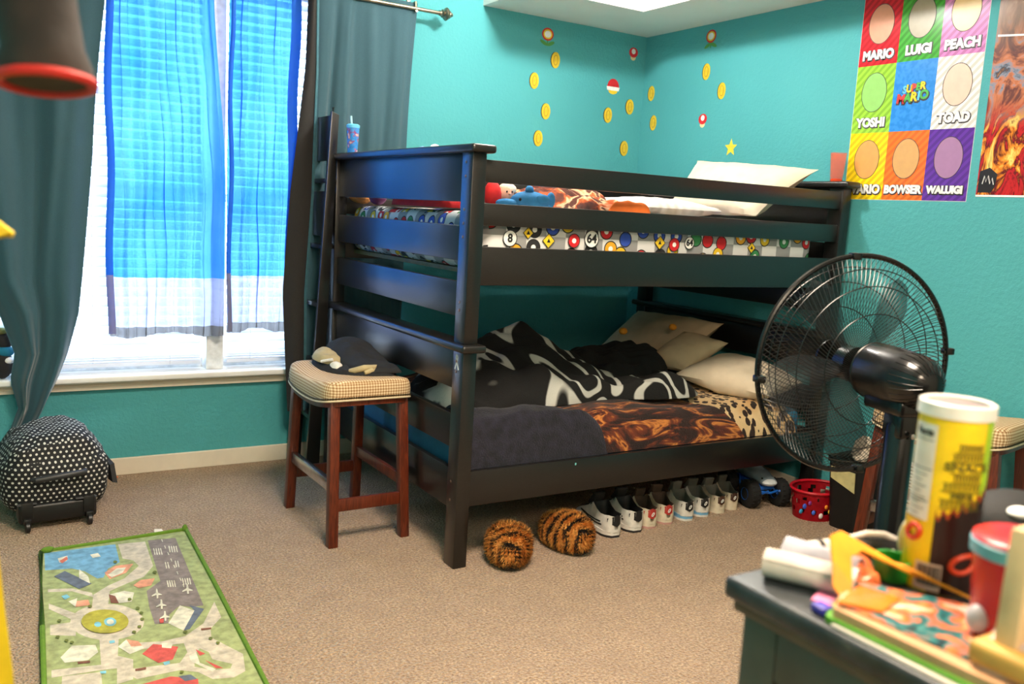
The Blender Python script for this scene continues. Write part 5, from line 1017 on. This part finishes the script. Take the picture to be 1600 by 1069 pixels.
GOLD = plain((226, 190, 44), .45, bump=.1, name='gold print'); GOLDD = plain((176, 132, 30), .45, bump=0, name='dark gold print')
def on_wall(face, a, z, pts, t0, t1):     # outline on the window wall ('y') or on the right wall ('x')
    b = BM()
    if face == 'y': prism(b, [(a+p, z+q) for p, q in pts], -t1, -t0, 'xz')
    else: prism(b, [(a-p, z+q) for p, q in pts], -t1, -t0, 'yz')
    return b
def oval(rx, rz, n=28, dx=0): return [(dx+rx*math.cos(2*PI*k/n), rz*math.sin(2*PI*k/n)) for k in range(n)]
coins = [('y', -.670, 2.254, 'highest coin on the window wall'), ('y', -.808, 2.121, 'leftmost coin on the window wall'), ('y', -.716, 1.957, 'third coin down on the left side of the window wall'), ('y', -.758, 1.798, 'lowest coin at the left of the window wall'), ('y', -.261, 1.982, 'coin on the window wall closest below the red dome sticker'), ('y', -.097, 2.049, 'coin on the window wall nearest the room corner'), ('y', -.118, 1.794, 'lowest coin near the room corner on the window wall'),
         ('x', -.083, 2.135, 'upper coin beside the room corner on the right wall'), ('x', -.123, 1.955, 'lower coin beside the room corner on the right wall'), ('x', -.558, 2.218, 'highest coin on the right wall under the flower sticker'), ('x', -.695, 2.100, 'coin on the right wall farthest from the room corner')]
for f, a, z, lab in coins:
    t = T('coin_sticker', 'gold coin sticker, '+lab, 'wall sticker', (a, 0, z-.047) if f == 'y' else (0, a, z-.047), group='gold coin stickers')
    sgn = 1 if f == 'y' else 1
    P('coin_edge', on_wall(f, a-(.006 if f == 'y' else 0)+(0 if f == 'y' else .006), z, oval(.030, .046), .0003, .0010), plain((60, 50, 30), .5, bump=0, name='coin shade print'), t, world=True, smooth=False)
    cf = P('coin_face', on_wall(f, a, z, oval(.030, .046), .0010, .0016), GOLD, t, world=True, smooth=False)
    P('coin_ring', on_wall(f, a, z, oval(.016, .030), .0016, .0021), GOLDD, cf, world=True, smooth=False)
    P('coin_centre', on_wall(f, a, z, oval(.012, .026), .0021, .0026), GOLD, cf, world=True, smooth=False)
for f, a, z, lab in (('y', -.735, 2.403, 'round red, yellow and white flower sticker on the window wall'), ('x', -.573, 2.424, 'round red, yellow and white flower sticker on the right wall')):
    z -= .012; t = T('flower_sticker', lab, 'wall sticker', (a, 0, z-.07) if f == 'y' else (0, a, z-.07), group='flower stickers'); GRN = plain((70, 140, 60), .5, bump=0, name='green print')
    for sgn in (-1, 1): P('leaf', on_wall(f, a+sgn*.024, z-.050, [(math.cos(q)*.026, math.sin(q)*.011+sgn*math.cos(q)*.010) for q in [2*PI*k/18 for k in range(18)]], .0003, .0009), GRN, t, world=True, smooth=False)
    P('stem', on_wall(f, a, z-.045, [(-.004, -.02), (.004, -.02), (.004, .03), (-.004, .03)], .0004, .001), GRN, t, world=True, smooth=False)
    for k, (r1_, r2_, m_) in enumerate(((.040, .036, REDP), (.031, .027, YEL), (.022, .019, WHP))): P('petal_ring', on_wall(f, a, z, oval(r1_, r2_), .001+k*.0005, .0015+k*.0005), m_, t, world=True, smooth=False)
t = T('dome_sticker', 'small red dome sticker with a white rim on the window wall near the room corner', 'wall sticker', (-.237, 0, 2.11))
P('dome', on_wall('y', -.237, 2.150, [(.045*math.cos(q), .052*math.sin(q)) for q in [PI*k/14 for k in range(15)]], .0004, .001), REDP, t, world=True, smooth=False)
P('rim', on_wall('y', -.237, 2.146, [(-.05, .008), (.05, .008), (.044, -.014), (-.044, -.014)], .001, .0015), WHP, t, world=True, smooth=False)
P('underside', on_wall('y', -.237, 2.130, oval(.034, .020), .0003, .0009), YEL, t, world=True, smooth=False)
for f, a, z, lab in (('y', -.099, 2.372, 'small red toadstool sticker high in the corner on the window wall'), ('x', -.560, 1.949, 'small red toadstool sticker on the right wall above the bed')):
    t = T('toadstool_sticker', lab, 'wall sticker', (a, 0, z-.04) if f == 'y' else (0, a, z-.04), group='toadstool stickers')
    P('stem', on_wall(f, a, z-.026, oval(.020, .018), .0003, .0009), plain((236, 214, 160), .5, bump=0, name='cream print'), t, world=True, smooth=False)
    P('cap', on_wall(f, a, z+.004, oval(.034, .030), .0009, .0014), REDP, t, world=True, smooth=False)
    P('cap_spot', on_wall(f, a, z+.010, oval(.015, .016), .0014, .0019), WHP, t, world=True, smooth=False)
b = on_wall('x', -.805, 1.783, [((.048 if k % 2 == 0 else .021)*math.sin(PI*k/5), (.050 if k % 2 == 0 else .022)*math.cos(PI*k/5)) for k in range(10)], .0004, .0016)
S('star_sticker', b, plain((240, 214, 60), .5, bump=0, name='yellow star print'), 'yellow five-pointed star sticker on the right wall above the cream pillow', 'wall sticker', smooth=False)

# ------------------------------------------------------------------ dresser with clutter
s = NM('worn dark green-grey dresser paint', .5); g = s.noise(7, 5, rough=.65); s.color(s.ramp(g, [(.3, (70, 66, 58)), (.62, (86, 82, 72)), (.72, (104, 90, 76))])); s.bump(g, .1, .002); DRS = s.m
s = NM('worn dresser top', .35); g = s.noise(30, 4, rough=.7); s.color(s.ramp(g, [(.4, (34, 38, 42)), (.66, (58, 60, 62)), (.74, (120, 100, 84))])); DTOP = s.m
DX0, DX1, DY0, DY1, DZ = -3.022, -1.95, -4.46, -3.917, 1.020
dr = T('dresser', 'dark worn painted dresser in the right foreground covered with small things', 'dresser', ((DX0+DX1)/2, (DY0+DY1)/2, 0))
b = BM(); bx(b, DX0, DX1, DY0, DY1, DZ-.022, DZ, .006, 3); P('top', b, DTOP, dr, world=True)
b = BM(); bx(b, DX0+.008, DX1-.008, DY0+.01, DY1-.008, DZ-.034, DZ-.022, .003); P('top_moulding', b, plain((96, 72, 56), .5, name='worn brown edge'), dr, world=True)
b = BM(); bx(b, DX0+.024, DX1-.024, DY0+.02, DY1-.024, .08, DZ-.034); P('carcass', b, DRS, dr, world=True)
for y0, y1 in ((DY1-.06, DY1-.018), (DY0+.015, DY0+.06)):
    b = BM(); bx(b, DX0+.014, DX0+.026, y0, y1, 0, DZ-.034, .002); P('side_stile', b, DRS, dr, world=True)
for z0, z1 in ((DZ-.085, DZ-.034), (.08, .14)):
    b = BM(); bx(b, DX0+.0145, DX0+.0255, DY0+.06, DY1-.06, z0, z1, .002); P('side_rail', b, DRS, dr, world=True)
for x, y in ((DX0+.014, DY0+.02), (DX1-.07, DY0+.02), (DX0+.014, DY1-.07), (DX1-.07, DY1-.07)):
    b = BM(); bx(b, x+.001, x+.05, y+.001, y+.05, 0, .085, .003); P('foot', b, DRS, dr, world=True)
for k in range(4):
    z = .11+k*.225; b = BM(); bx(b, DX0+.05, DX1-.05, DY0+.004, DY0+.022, z, z+.21, .004); d_ = P('drawer_front', b, DRS, dr, world=True)
    for x in (-2.75, -2.25): b = BM(); ell(b, (x, DY0-.008, z+.105), (.014, .014, .014), 12); P('knob', b, PEWTER, d_, world=True)

# snack can, leaning look comes from the lens only
def arc(r, a0, a1, z0, z1, n=24, m=2, top=None):
    b = BM(); sheet(b, lambda u, v: (r*math.cos(a0+(a1-a0)*u), r*math.sin(a0+(a1-a0)*u), z0(a0+(a1-a0)*u)*(1-v)+z1(a0+(a1-a0)*u)*v), n, m, 0); return b
CX, CY = -2.838, -4.020; t = T('snack_can', 'tall yellow and black snack can with a white plastic lid on the dresser', 'snack can', (CX, CY, DZ), group=None)
RC, HC = .0325, .177
YW = plain((244, 206, 24), .35, bump=0, name='yellow can print'); DKB = plain((34, 14, 10), .35, bump=0, name='dark brown print')
b = BM(); lathe(b, [(0, 0), (RC-.001, 0), (RC, .002), (RC, HC), (0, HC)], (0, 0, 0), 48); P('can_body', b, YW, t)
cam_a = math.atan2(-4.508-CY, -3.645-CX)      # direction that faces the room door
rt_a = lambda deg: cam_a+math.radians(deg)    # counter-clockwise seen from above turns to the viewer's right
dk0, dk1 = rt_a(-12), rt_a(125)
edge_z = lambda a: .074+.045*((a-dk0)/(dk1-dk0))**1.2+.004*math.sin(a*26)
P('dark_band', arc(RC+.0006, dk0, dk1, lambda a: .001, edge_z, 40), DKB, t)
P('scorched_edge', arc(RC+.0005, dk0, dk1, lambda a: edge_z(a)-.001, lambda a: edge_z(a)+.005+.002*math.sin(a*40), 40), plain((150, 60, 20), .4, bump=0, name='burnt orange print'), t)
P('green_side', arc(RC+.0003, rt_a(56), rt_a(120), lambda a: .1, lambda a: HC-.004, 20), plain((160, 196, 30), .35, bump=0, name='lime print'), t)
P('facts_label', arc(RC+.0007, rt_a(-74), rt_a(-24), lambda a: .070, lambda a: HC-.014, 16), plain((226, 218, 204), .5, bump=0, name='pale label print'), t)
P('barcode_label', arc(RC+.0009, rt_a(-34), rt_a(8), lambda a: .003, lambda a: .030, 14), plain((206, 180, 160), .5, bump=0, name='barcode paper'), t)
b = BM()
for k in range(15): a = rt_a(-30+k*2.4); join(b, arc(RC+.0011, a, a+.016+.012*(k % 3), lambda q: .008, lambda q: .028, 2, 1))
P('barcode_lines', b, INK, t)
def can_txt(s_, size, deg, z, bold=.0004, xs=1.0, rr_=RC+.0012, ext=.0001):
    b = text_bm(s_, size, ext, bold, xs)
    for v in b.verts:
        a = rt_a(deg)+v.co.x/rr_; q = rr_+v.co.z; v.co = Vector((q*math.cos(a), q*math.sin(a), z+v.co.y))
    return b
P('printed_text', can_txt('Facts', .010, -47, HC-.022), INK, t, smooth=False)
b = BM()
for z, w_ in ((HC-.030, 20), (HC-.058, 22), (.088, 22)): join(b, arc(RC+.0010, rt_a(-48-w_), rt_a(-48+w_), lambda a, z=z: z, lambda a, z=z: z+.0009, 8, 1))
for k in range(9): join(b, arc(RC+.0010, rt_a(-68), rt_a(-68+(26 if k % 2 else 36)), lambda a, k=k: HC-.064-.0055*k, lambda a, k=k: HC-.0632-.0055*k, 8, 1))
P('label_lines', b, plain((90, 84, 80), .5, bump=0, name='grey print'), t)
for k, (w_, h) in enumerate(((22, .011), (26, .011), (28, .018), (24, .011), (30, .011), (30, .011), (28, .011))):
    pass
zc_ = HC-.028; OLV = plain((100, 92, 16), .4, bump=0, name='olive print')
for k, (tx, sz) in enumerate((('', .010), ('', .010), ('SNACK', .0135), ('', .009), ('', .010), ('MINI', .010), ('', .010))):
    sz *= .70; hh = sz*1.05; wdeg = (22, 27, 29, 24, 33, 34, 33)[k]; cdeg = (31, 29, 30, 30, 26, 24, 24)[k]
    fr = BM()
    for (za, zb2) in ((zc_-.0008, zc_), (zc_-hh-.0008, zc_-hh)): join(fr, arc(RC+.0010, rt_a(cdeg-wdeg), rt_a(cdeg+wdeg), lambda a, za=za: za, lambda a, zb2=zb2: zb2, 16, 1))
    if tx: P('printed_text', can_txt(tx, sz*1.15, cdeg, zc_-hh/2, .0003, 1.25), OLV, t, smooth=False)
    else:
        for j in range(9): a = rt_a(cdeg-wdeg+3+j*2*(wdeg-2)/9); join(fr, arc(RC+.0010, a, a+math.radians(wdeg*.11), lambda q, z=zc_-hh*.85: z, lambda q, z=zc_-hh*.2: z, 2, 1))
    P('text_box', fr, OLV, t); zc_ -= hh+.0016
for (deg, z, r) in ((-46, .056, .009), (42, .033, .011)):
    b = BM(); pts = []
    for k in range(24): q = 2*PI*k/24; a = rt_a(deg)+(r*1.15 if deg > 0 else r*.8)*math.cos(q)/RC; pts.append(((RC+.0012)*math.cos(a), (RC+.0012)*math.sin(a), z+r*.75*math.sin(q)+.002*math.cos(q)))
    tube(b, pts, .0028, 6, closed=True); P('ring_snack_print', b, plain((206, 60, 24), .4, bump=0, name='red orange print'), t)
b = BM(); lathe(b, [(RC-.004, HC+.003), (RC-.004, HC+.0065), (RC-.0005, HC+.0075), (RC+.0018, HC+.006), (RC+.0022, HC-.006), (RC+.0012, HC-.0065)], (0, 0, 0), 48); lathe(b, [(0, HC+.0028), (RC-.0035, HC+.003)], (0, 0, 0), 48)
P('rim_lid', b, plain((232, 228, 220), .35, bump=0, name='white lid plastic'), t); b = BM(); lathe(b, [(0, HC+.0034), (RC-.006, HC+.0036), (RC-.006, HC+.0030), (0, HC+.003)], (0, 0, 0), 40); P('lid_window', b, plain((150, 132, 136), .3, bump=0, name='hazy lid'), t)

# red tumbler
t = T('tumbler', 'red tumbler with a pale blue band and straw at the right edge of the dresser', 'cup', (-2.915, -4.135, DZ))
RT = NM('red cup plastic', .25); RT.color(RT.ramp(RT.noise(5), [(.3, (186, 22, 34)), (.7, (214, 40, 44))])); 
b = BM(); lathe(b, [(0, 0), (.026, 0), (.028, .003), (.0345, .090), (0, .090)], (0, 0, 0), 40); P('cup_body', b, RT.m, t)
b = BM(); lathe(b, [(.0345, .083), (.0365, .084), (.0368, .094), (.0355, .095)], (0, 0, 0), 40); P('screw_band', b, plain((104, 178, 196), .35, bump=0, name='pale blue plastic'), t)
b = BM(); lathe(b, [(.0360, .094), (.0352, .098), (.031, .1005), (.010, .101), (0, .101)], (0, 0, 0), 40); P('lid', b, plain((214, 36, 50), .3, bump=0, name='red lid plastic'), t)
b = BM(); lathe(b, [(.012, .1005), (.008, .103), (.006, .106), (.0055, .17), (.004, .17)], (.012, -.006, 0), 20); P('straw', b, plain((104, 178, 196), .35, bump=0, name='pale blue plastic'), t)
ca2 = math.atan2(-4.508+4.135, -3.645+2.915)
for deg, z, rz_, c in ((-48, .030, .012, (200, 190, 196)), (30, .038, .012, (150, 190, 30))):
    b = BM(); a = ca2+math.radians(deg); rr_ = .0265+.0085*z/.09; ell(b, (rr_*math.cos(a), rr_*math.sin(a), z), (.010, .010, .012), 16, Matrix.Diagonal((1, 1, 1))); P('printed_spot', b, plain(c, .4, bump=0, name='cup print'), t)

# rolled papers, white wand, toy, plate, lids, cloth, packets, books on the dresser top
def on_top(pts, z0=DZ, th=.002, **k):
    b = BM(); prism(b, pts, z0, z0+th, 'xy', **k); return b
PAP = plain((206, 194, 184), .8, bump=.2, name='white paper'); 
b = BM(); pa, pb = Vector((-2.985, -3.935, DZ+.014)), Vector((-2.945, -4.010, DZ+.014)); dd = (pb-pa)
def roll(u, v):
    a = 2*PI*1.15*u+.6; r = .0145-.002*u; side = Vector((dd.y, -dd.x, 0)).normalized(); p = pa+dd*v+side*r*1.15*math.cos(a)+Vector((0, 0, r*math.sin(a))); return tuple(p)
sheet(b, roll, 30, 4, .0008); S('rolled_paper', b, PAP, 'rolled white paper strip lying at the far left corner of the dresser top', 'paper')
b = BM(); sheet(b, lambda u, v: tuple(Vector((-2.958, -3.925, DZ+.006))+Vector((.022, -.072, 0))*v+Vector((.030, .006, 0))*u+Vector((0, 0, .018*math.sin(PI*u)+.010*u))), 14, 6, .0008)
S('folded_leaflet', b, plain((186, 184, 196), .8, bump=.1, name='pale leaflet'), 'pale folded leaflet behind the rolled white paper on the dresser', 'paper')
WPL = plain((226, 212, 200), .3, bump=0, name='white toy plastic')
t = T('toy_wand', 'white plastic toy wand with a black ring lying along the far dresser edge', 'toy', (-2.90, -3.926, DZ))
b = BM(); tube(b, [(-2.930, -3.918, DZ+.0115), (-2.908, -3.924, DZ+.0115), (-2.892, -3.929, DZ+.0115), (-2.872, -3.935, DZ+.0115)], [.006, .008, .0095, .0095], 16); P('shaft', b, WPL, t, world=True)
b = BM(); tube(b, [(-2.900, -3.9265, DZ+.0115), (-2.895, -3.928, DZ+.0115)], .0100, 16); P('ring', b, INK, t, world=True)
b = BM(); ell(b, (-2.870, -3.936, DZ+.012), (.010, .010, .010), 14); P('tip', b, plain((206, 200, 196), .3, bump=0, name='grey tip'), t, world=True)
t = T('toy_console', 'black toy panel with a white arched rim and two pale knobs beside the white wand', 'toy', (-2.83, -3.955, DZ))
ax_ = Vector((.0, -1, 0)); 
b = BM(); hexa(b, [(-2.862, -3.940, DZ+.0005), (-2.812, -3.972, DZ+.0005), (-2.806, -3.963, DZ+.0005), (-2.856, -3.931, DZ+.0005)], [(-2.856, -3.937, DZ+.020), (-2.816, -3.963, DZ+.020), (-2.811, -3.956, DZ+.020), (-2.851, -3.930, DZ+.020)], .002); P('dark_panel', b, BLP, t, world=True)
b = BM(); tube(b, [(-2.866, -3.930, DZ+.005), (-2.857, -3.933, DZ+.019), (-2.842, -3.941, DZ+.0245), (-2.826, -3.951, DZ+.0245), (-2.812, -3.960, DZ+.018), (-2.802, -3.967, DZ+.005)], .0032, 10); P('white_rim', b, WPL, t, world=True)
for x, y in ((-2.830, -3.966), (-2.821, -3.972)): b = BM(); ell(b, (x, y, DZ+.008), (.003, .003, .006), 12); P('knob', b, WPL, t, world=True)
b = BM(); lathe(b, [(0, -.002), (.022, -.002), (.029, 0), (.028, .0015), (0, .001)], (-2.812, -3.982, DZ+.0305), 36, Matrix.Rotation(math.radians(-12), 3, 'Z') @ Matrix.Rotation(math.radians(88), 3, 'X')); S('paper_plate', b, plain((226, 214, 204), .5, name='white plate'), 'round white plate standing behind the snack can on the dresser', 'plate')
b = BM(); lathe(b, [(.0, .0), (.016, 0), (.018, .002), (.019, .018), (.0205, .019), (.0205, .022), (.017, .022), (.016, .004), (0, .003)], (-2.868, -3.993, DZ), 28); S('green_cap', b, plain((34, 130, 36), .4, bump=0, name='green cap plastic'), 'bright green open bottle cap behind the snack can on the dresser', 'cap')
ORY = plain((236, 152, 30), .6, bump=.1, name='yellow orange ribbon')
b = BM()
pth = [(-2.978, -4.020, DZ+.010), (-2.968, -4.010, DZ+.030), (-2.950, -3.992, DZ+.046), (-2.925, -3.985, DZ+.045), (-2.905, -4.0, DZ+.034), (-2.885, -4.02, DZ+.022), (-2.868, -4.06, DZ+.012)]
def ribbon(u, v):
    q = v*(len(pth)-1); i = min(int(q), len(pth)-2); f = q-i; p = Vector(pth[i]).lerp(Vector(pth[i+1]), f); tw = 1.2-.9*v; return tuple(p+Vector((.35*math.cos(tw), -.6, -.6*math.sin(tw))).normalized()*.026*(u-.5))
sheet(b, ribbon, 6, 36, .0025)
for v in b.verts: v.co.z = max(v.co.z, DZ+.0045)
S('orange_ribbon', b, ORY, 'looped yellow-orange ribbon arching over the clutter before the snack can', 'ribbon')
b = BM(); lump(b, [(-2.95, -3.965), (-2.90, -3.955), (-2.885, -3.99), (-2.925, -4.015), (-2.955, -3.995)], lambda x, y: DZ+.001, .022, wr=.012, fr=60, n=40, rr=10, seed=21); S('candy_wrapper', b, plain((236, 120, 70), .3, bump=.3, name='orange wrapper'), 'shiny orange crumpled wrapper between the rolled paper and the green cap', 'wrapper')
t = T('comic_book', 'thick book with a green lower cover and orange page edges along the near dresser edge', 'book', (-2.96, -4.10, DZ))
P('green_cover', on_top([(-3.014, -4.032), (-2.975, -4.012), (-2.915, -4.21), (-3.010, -4.205)], DZ+.0005, .006), plain((88, 150, 40), .5, name='green cover'), t, world=True, smooth=False)
P('pages', on_top([(-3.010, -4.036), (-2.976, -4.017), (-2.915, -4.205), (-3.005, -4.20)], DZ+.0065, .008), plain((196, 150, 110), .8, name='tan pages'), t, world=True, smooth=False)
s = NM('orange and teal comic print', .3); s.color(s.ramp(s.noise(34, 3, dist=1), [(.36, (24, 50, 60)), (.45, (40, 130, 130)), (.52, (228, 90, 40)), (.6, (242, 150, 90)), (.7, (226, 210, 196))])); 
P('printed_cover', on_top([(-3.002, -4.034), (-2.945, -4.006), (-2.885, -4.10), (-2.915, -4.20), (-2.985, -4.20)], DZ+.0145, .002), s.m, t, world=True, smooth=False)
b = on_top([(-3.006, -4.036), (-2.955, -4.020), (-2.945, -4.055), (-2.985, -4.066)], DZ+.0168, .003, bev=.001); S('orange_packet', b, plain((240, 120, 40), .18, bump=.1, name='glossy orange film'), 'glossy orange packet with a bright highlight on the green-edged book', 'packet')
b = BM(); lump(b, [(-2.992, -4.155), (-2.955, -4.14), (-2.945, -4.18), (-2.985, -4.195)], lambda x, y: DZ+.0166, .018, wr=.012, fr=60, n=30, rr=8, seed=22); S('clear_wrapper', b, plain((206, 180, 172), .2, bump=.3, name='crumpled pale film'), 'crumpled pale wrapper in front of the red tumbler', 'wrapper')
b = on_top([(-2.985, -3.995), (-2.945, -3.975), (-2.925, -4.035), (-2.955, -4.045)], DZ+.0006, .0012); S('greeting_card', b, plain((202, 192, 214), .6, name='lilac card'), 'pale lilac card lying under the yellow-orange ribbon', 'card')
b = on_top([(-2.992, -3.998), (-2.962, -3.985), (-2.960, -4.002), (-2.985, -4.018)], DZ+.002, .0012); S('pink_card', b, plain((232, 130, 170), .6, name='pink card'), 'small pink card corner beside the yellow-orange ribbon', 'card')
b = BM(); bx(b, -3.008, -2.994, -4.026, -4.010, DZ+.0005, DZ+.008, .002); S('blue_block', b, plain((70, 60, 170), .4, bump=0, name='blue plastic'), 'tiny violet-blue toy block at the dresser edge beside the green-edged book', 'toy')
b = BM(); bx(b, -3.017, -3.011, -4.16, -4.04, DZ+.0004, DZ+.003, .0005); S('paper_strip', b, PAP, 'narrow white paper strip along the near dresser edge', 'paper')
t = T('speaker', 'black rounded speaker with a white oval spot behind the snack can', 'speaker', (-2.675, -4.00, DZ))
b = BM(); ell(b, (0, 0, .034), (.062, .05, .034), 28, nz=.03); P('body', b, plain((14, 14, 16), .75, bump=.3, name='matte black'), t)
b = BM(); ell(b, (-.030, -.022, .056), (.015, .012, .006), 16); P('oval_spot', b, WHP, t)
# tan framed piece at the right edge
t = T('wooden_frame', 'tan upright board on an ochre wooden foot at the right edge of the photo', 'frame', (-2.93, -4.19, DZ))
TAN = plain((216, 184, 138), .6, bump=.1, name='tan board'); 
b = BM(); hexa(b, [(-2.985, -4.160, DZ+.030), (-2.91, -4.160, DZ+.030), (-2.91, -4.178, DZ+.030), (-2.985, -4.178, DZ+.030)], [(-2.978, -4.158, DZ+.125), (-2.90, -4.158, DZ+.125), (-2.90, -4.176, DZ+.125), (-2.978, -4.176, DZ+.125)], .003); P('board', b, TAN, t, world=True)
b = BM(); bx(b, -2.998, -2.90, -4.200, -4.148, DZ+.0166, DZ+.036, .006, 3); P('foot', b, plain((196, 150, 70), .55, bump=.1, name='ochre wood'), t, world=True)

# ------------------------------------------------------------------ near things at the left edge, and the sill toy
t = T('hanging_ornament', 'blurred dark brown bell-shaped hanging ornament with a red rim at the top left', 'ornament', (-3.584, -3.705, 1.434))
s = NM('dark brown suede', .8); s.color(s.ramp(s.noise(18, 3), [(.3, (18, 12, 10)), (.7, (46, 33, 26))])); s.bump(s.noise(30, 3), .4, .004); SU = s.m
b = BM(); lathe(b, [(.0345, .004), (.0345, .016), (.030, .030), (.0285, .06), (.030, .10), (.026, .14), (.012, .17), (0, .175)], (-.004, 0, 0), 36)
for v in b.verts: v.co += Vector((-.01*sm(.02, .1, v.co.z), 0, 0))+.004*Vector((noise.noise(v.co*25), noise.noise(v.co*25+Vector((3, 0, 0))), 0))
TLT = Matrix.Rotation(math.radians(-9), 3, 'X')
for v in b.verts: v.co = TLT @ v.co
P('body', b, SU, t)
b = BM(); tube(b, [(-.004+.0335*math.cos(2*PI*k/36), .0335*math.sin(2*PI*k/36), .004) for k in range(36)], .0042, 8, closed=True); [setattr(v, 'co', TLT @ v.co) for v in b.verts]; P('rim', b, plain((186, 28, 16), .6, bump=.1, name='red rim'), t, label='red rim')
b = BM(); lathe(b, [(0, .009), (.032, .009), (.032, .006), (0, .006)], (-.004, 0, 0), 30); [setattr(v, 'co', TLT @ v.co) for v in b.verts]; P('inside', b, plain((96, 12, 10), .8, bump=.2, name='dark red inside'), t, label='dark red inside')
b = BM(); tube(b, [(-.014, .025, .165), (-.014, .025, CH-1.434)], .0012, 6); P('cord', b, INK, t)
b = BM(); prism(b, [(-3.90, 0), (-3.60, 0), (-3.607, .60), (-3.617, .889), (-3.622, .95), (-3.627, 1.02), (-3.632, 1.08), (-3.634, 1.2), (-3.640, 1.31), (-3.609, 1.311), (-3.6075, 1.3155), (-3.63, 1.335), (-3.70, 1.36), (-3.90, 1.30)], -3.60, -3.57, 'xz', bev=.004)
S('yellow_board', b, plain((236, 200, 20), .6, bump=.1, name='yellow foam'), 'tall yellow foam board cut off by the left edge of the photo', 'foam board')
t = T('plush_toy', 'small dark plush toy with teal and white patches on the window sill', 'plush toy', (-3.525, -.028, WZ0))
b = BM(); ell(b, (0, 0, .07), (.045, .035, .07), 20, nz=.12); ell(b, (.01, 0, .17), (.035, .03, .04), 18, nz=.1); P('body', b, plain((34, 32, 34), .9, bump=.5, name='black plush'), t)
b = BM(); ell(b, (.012, -.004, .125), (.040, .034, .026), 18, nz=.1); P('scarf', b, plain((20, 110, 140), .9, bump=.5, name='teal plush'), t)
b = BM(); ell(b, (.026, -.014, .085), (.024, .022, .016), 14, nz=.1); P('paw', b, plain((226, 224, 226), .9, bump=.4, name='white plush'), t)
b = BM(); ell(b, (.0, .0, .215), (.032, .028, .016), 14, nz=.1); P('cap', b, plain((110, 112, 60), .9, bump=.4, name='olive plush'), t)
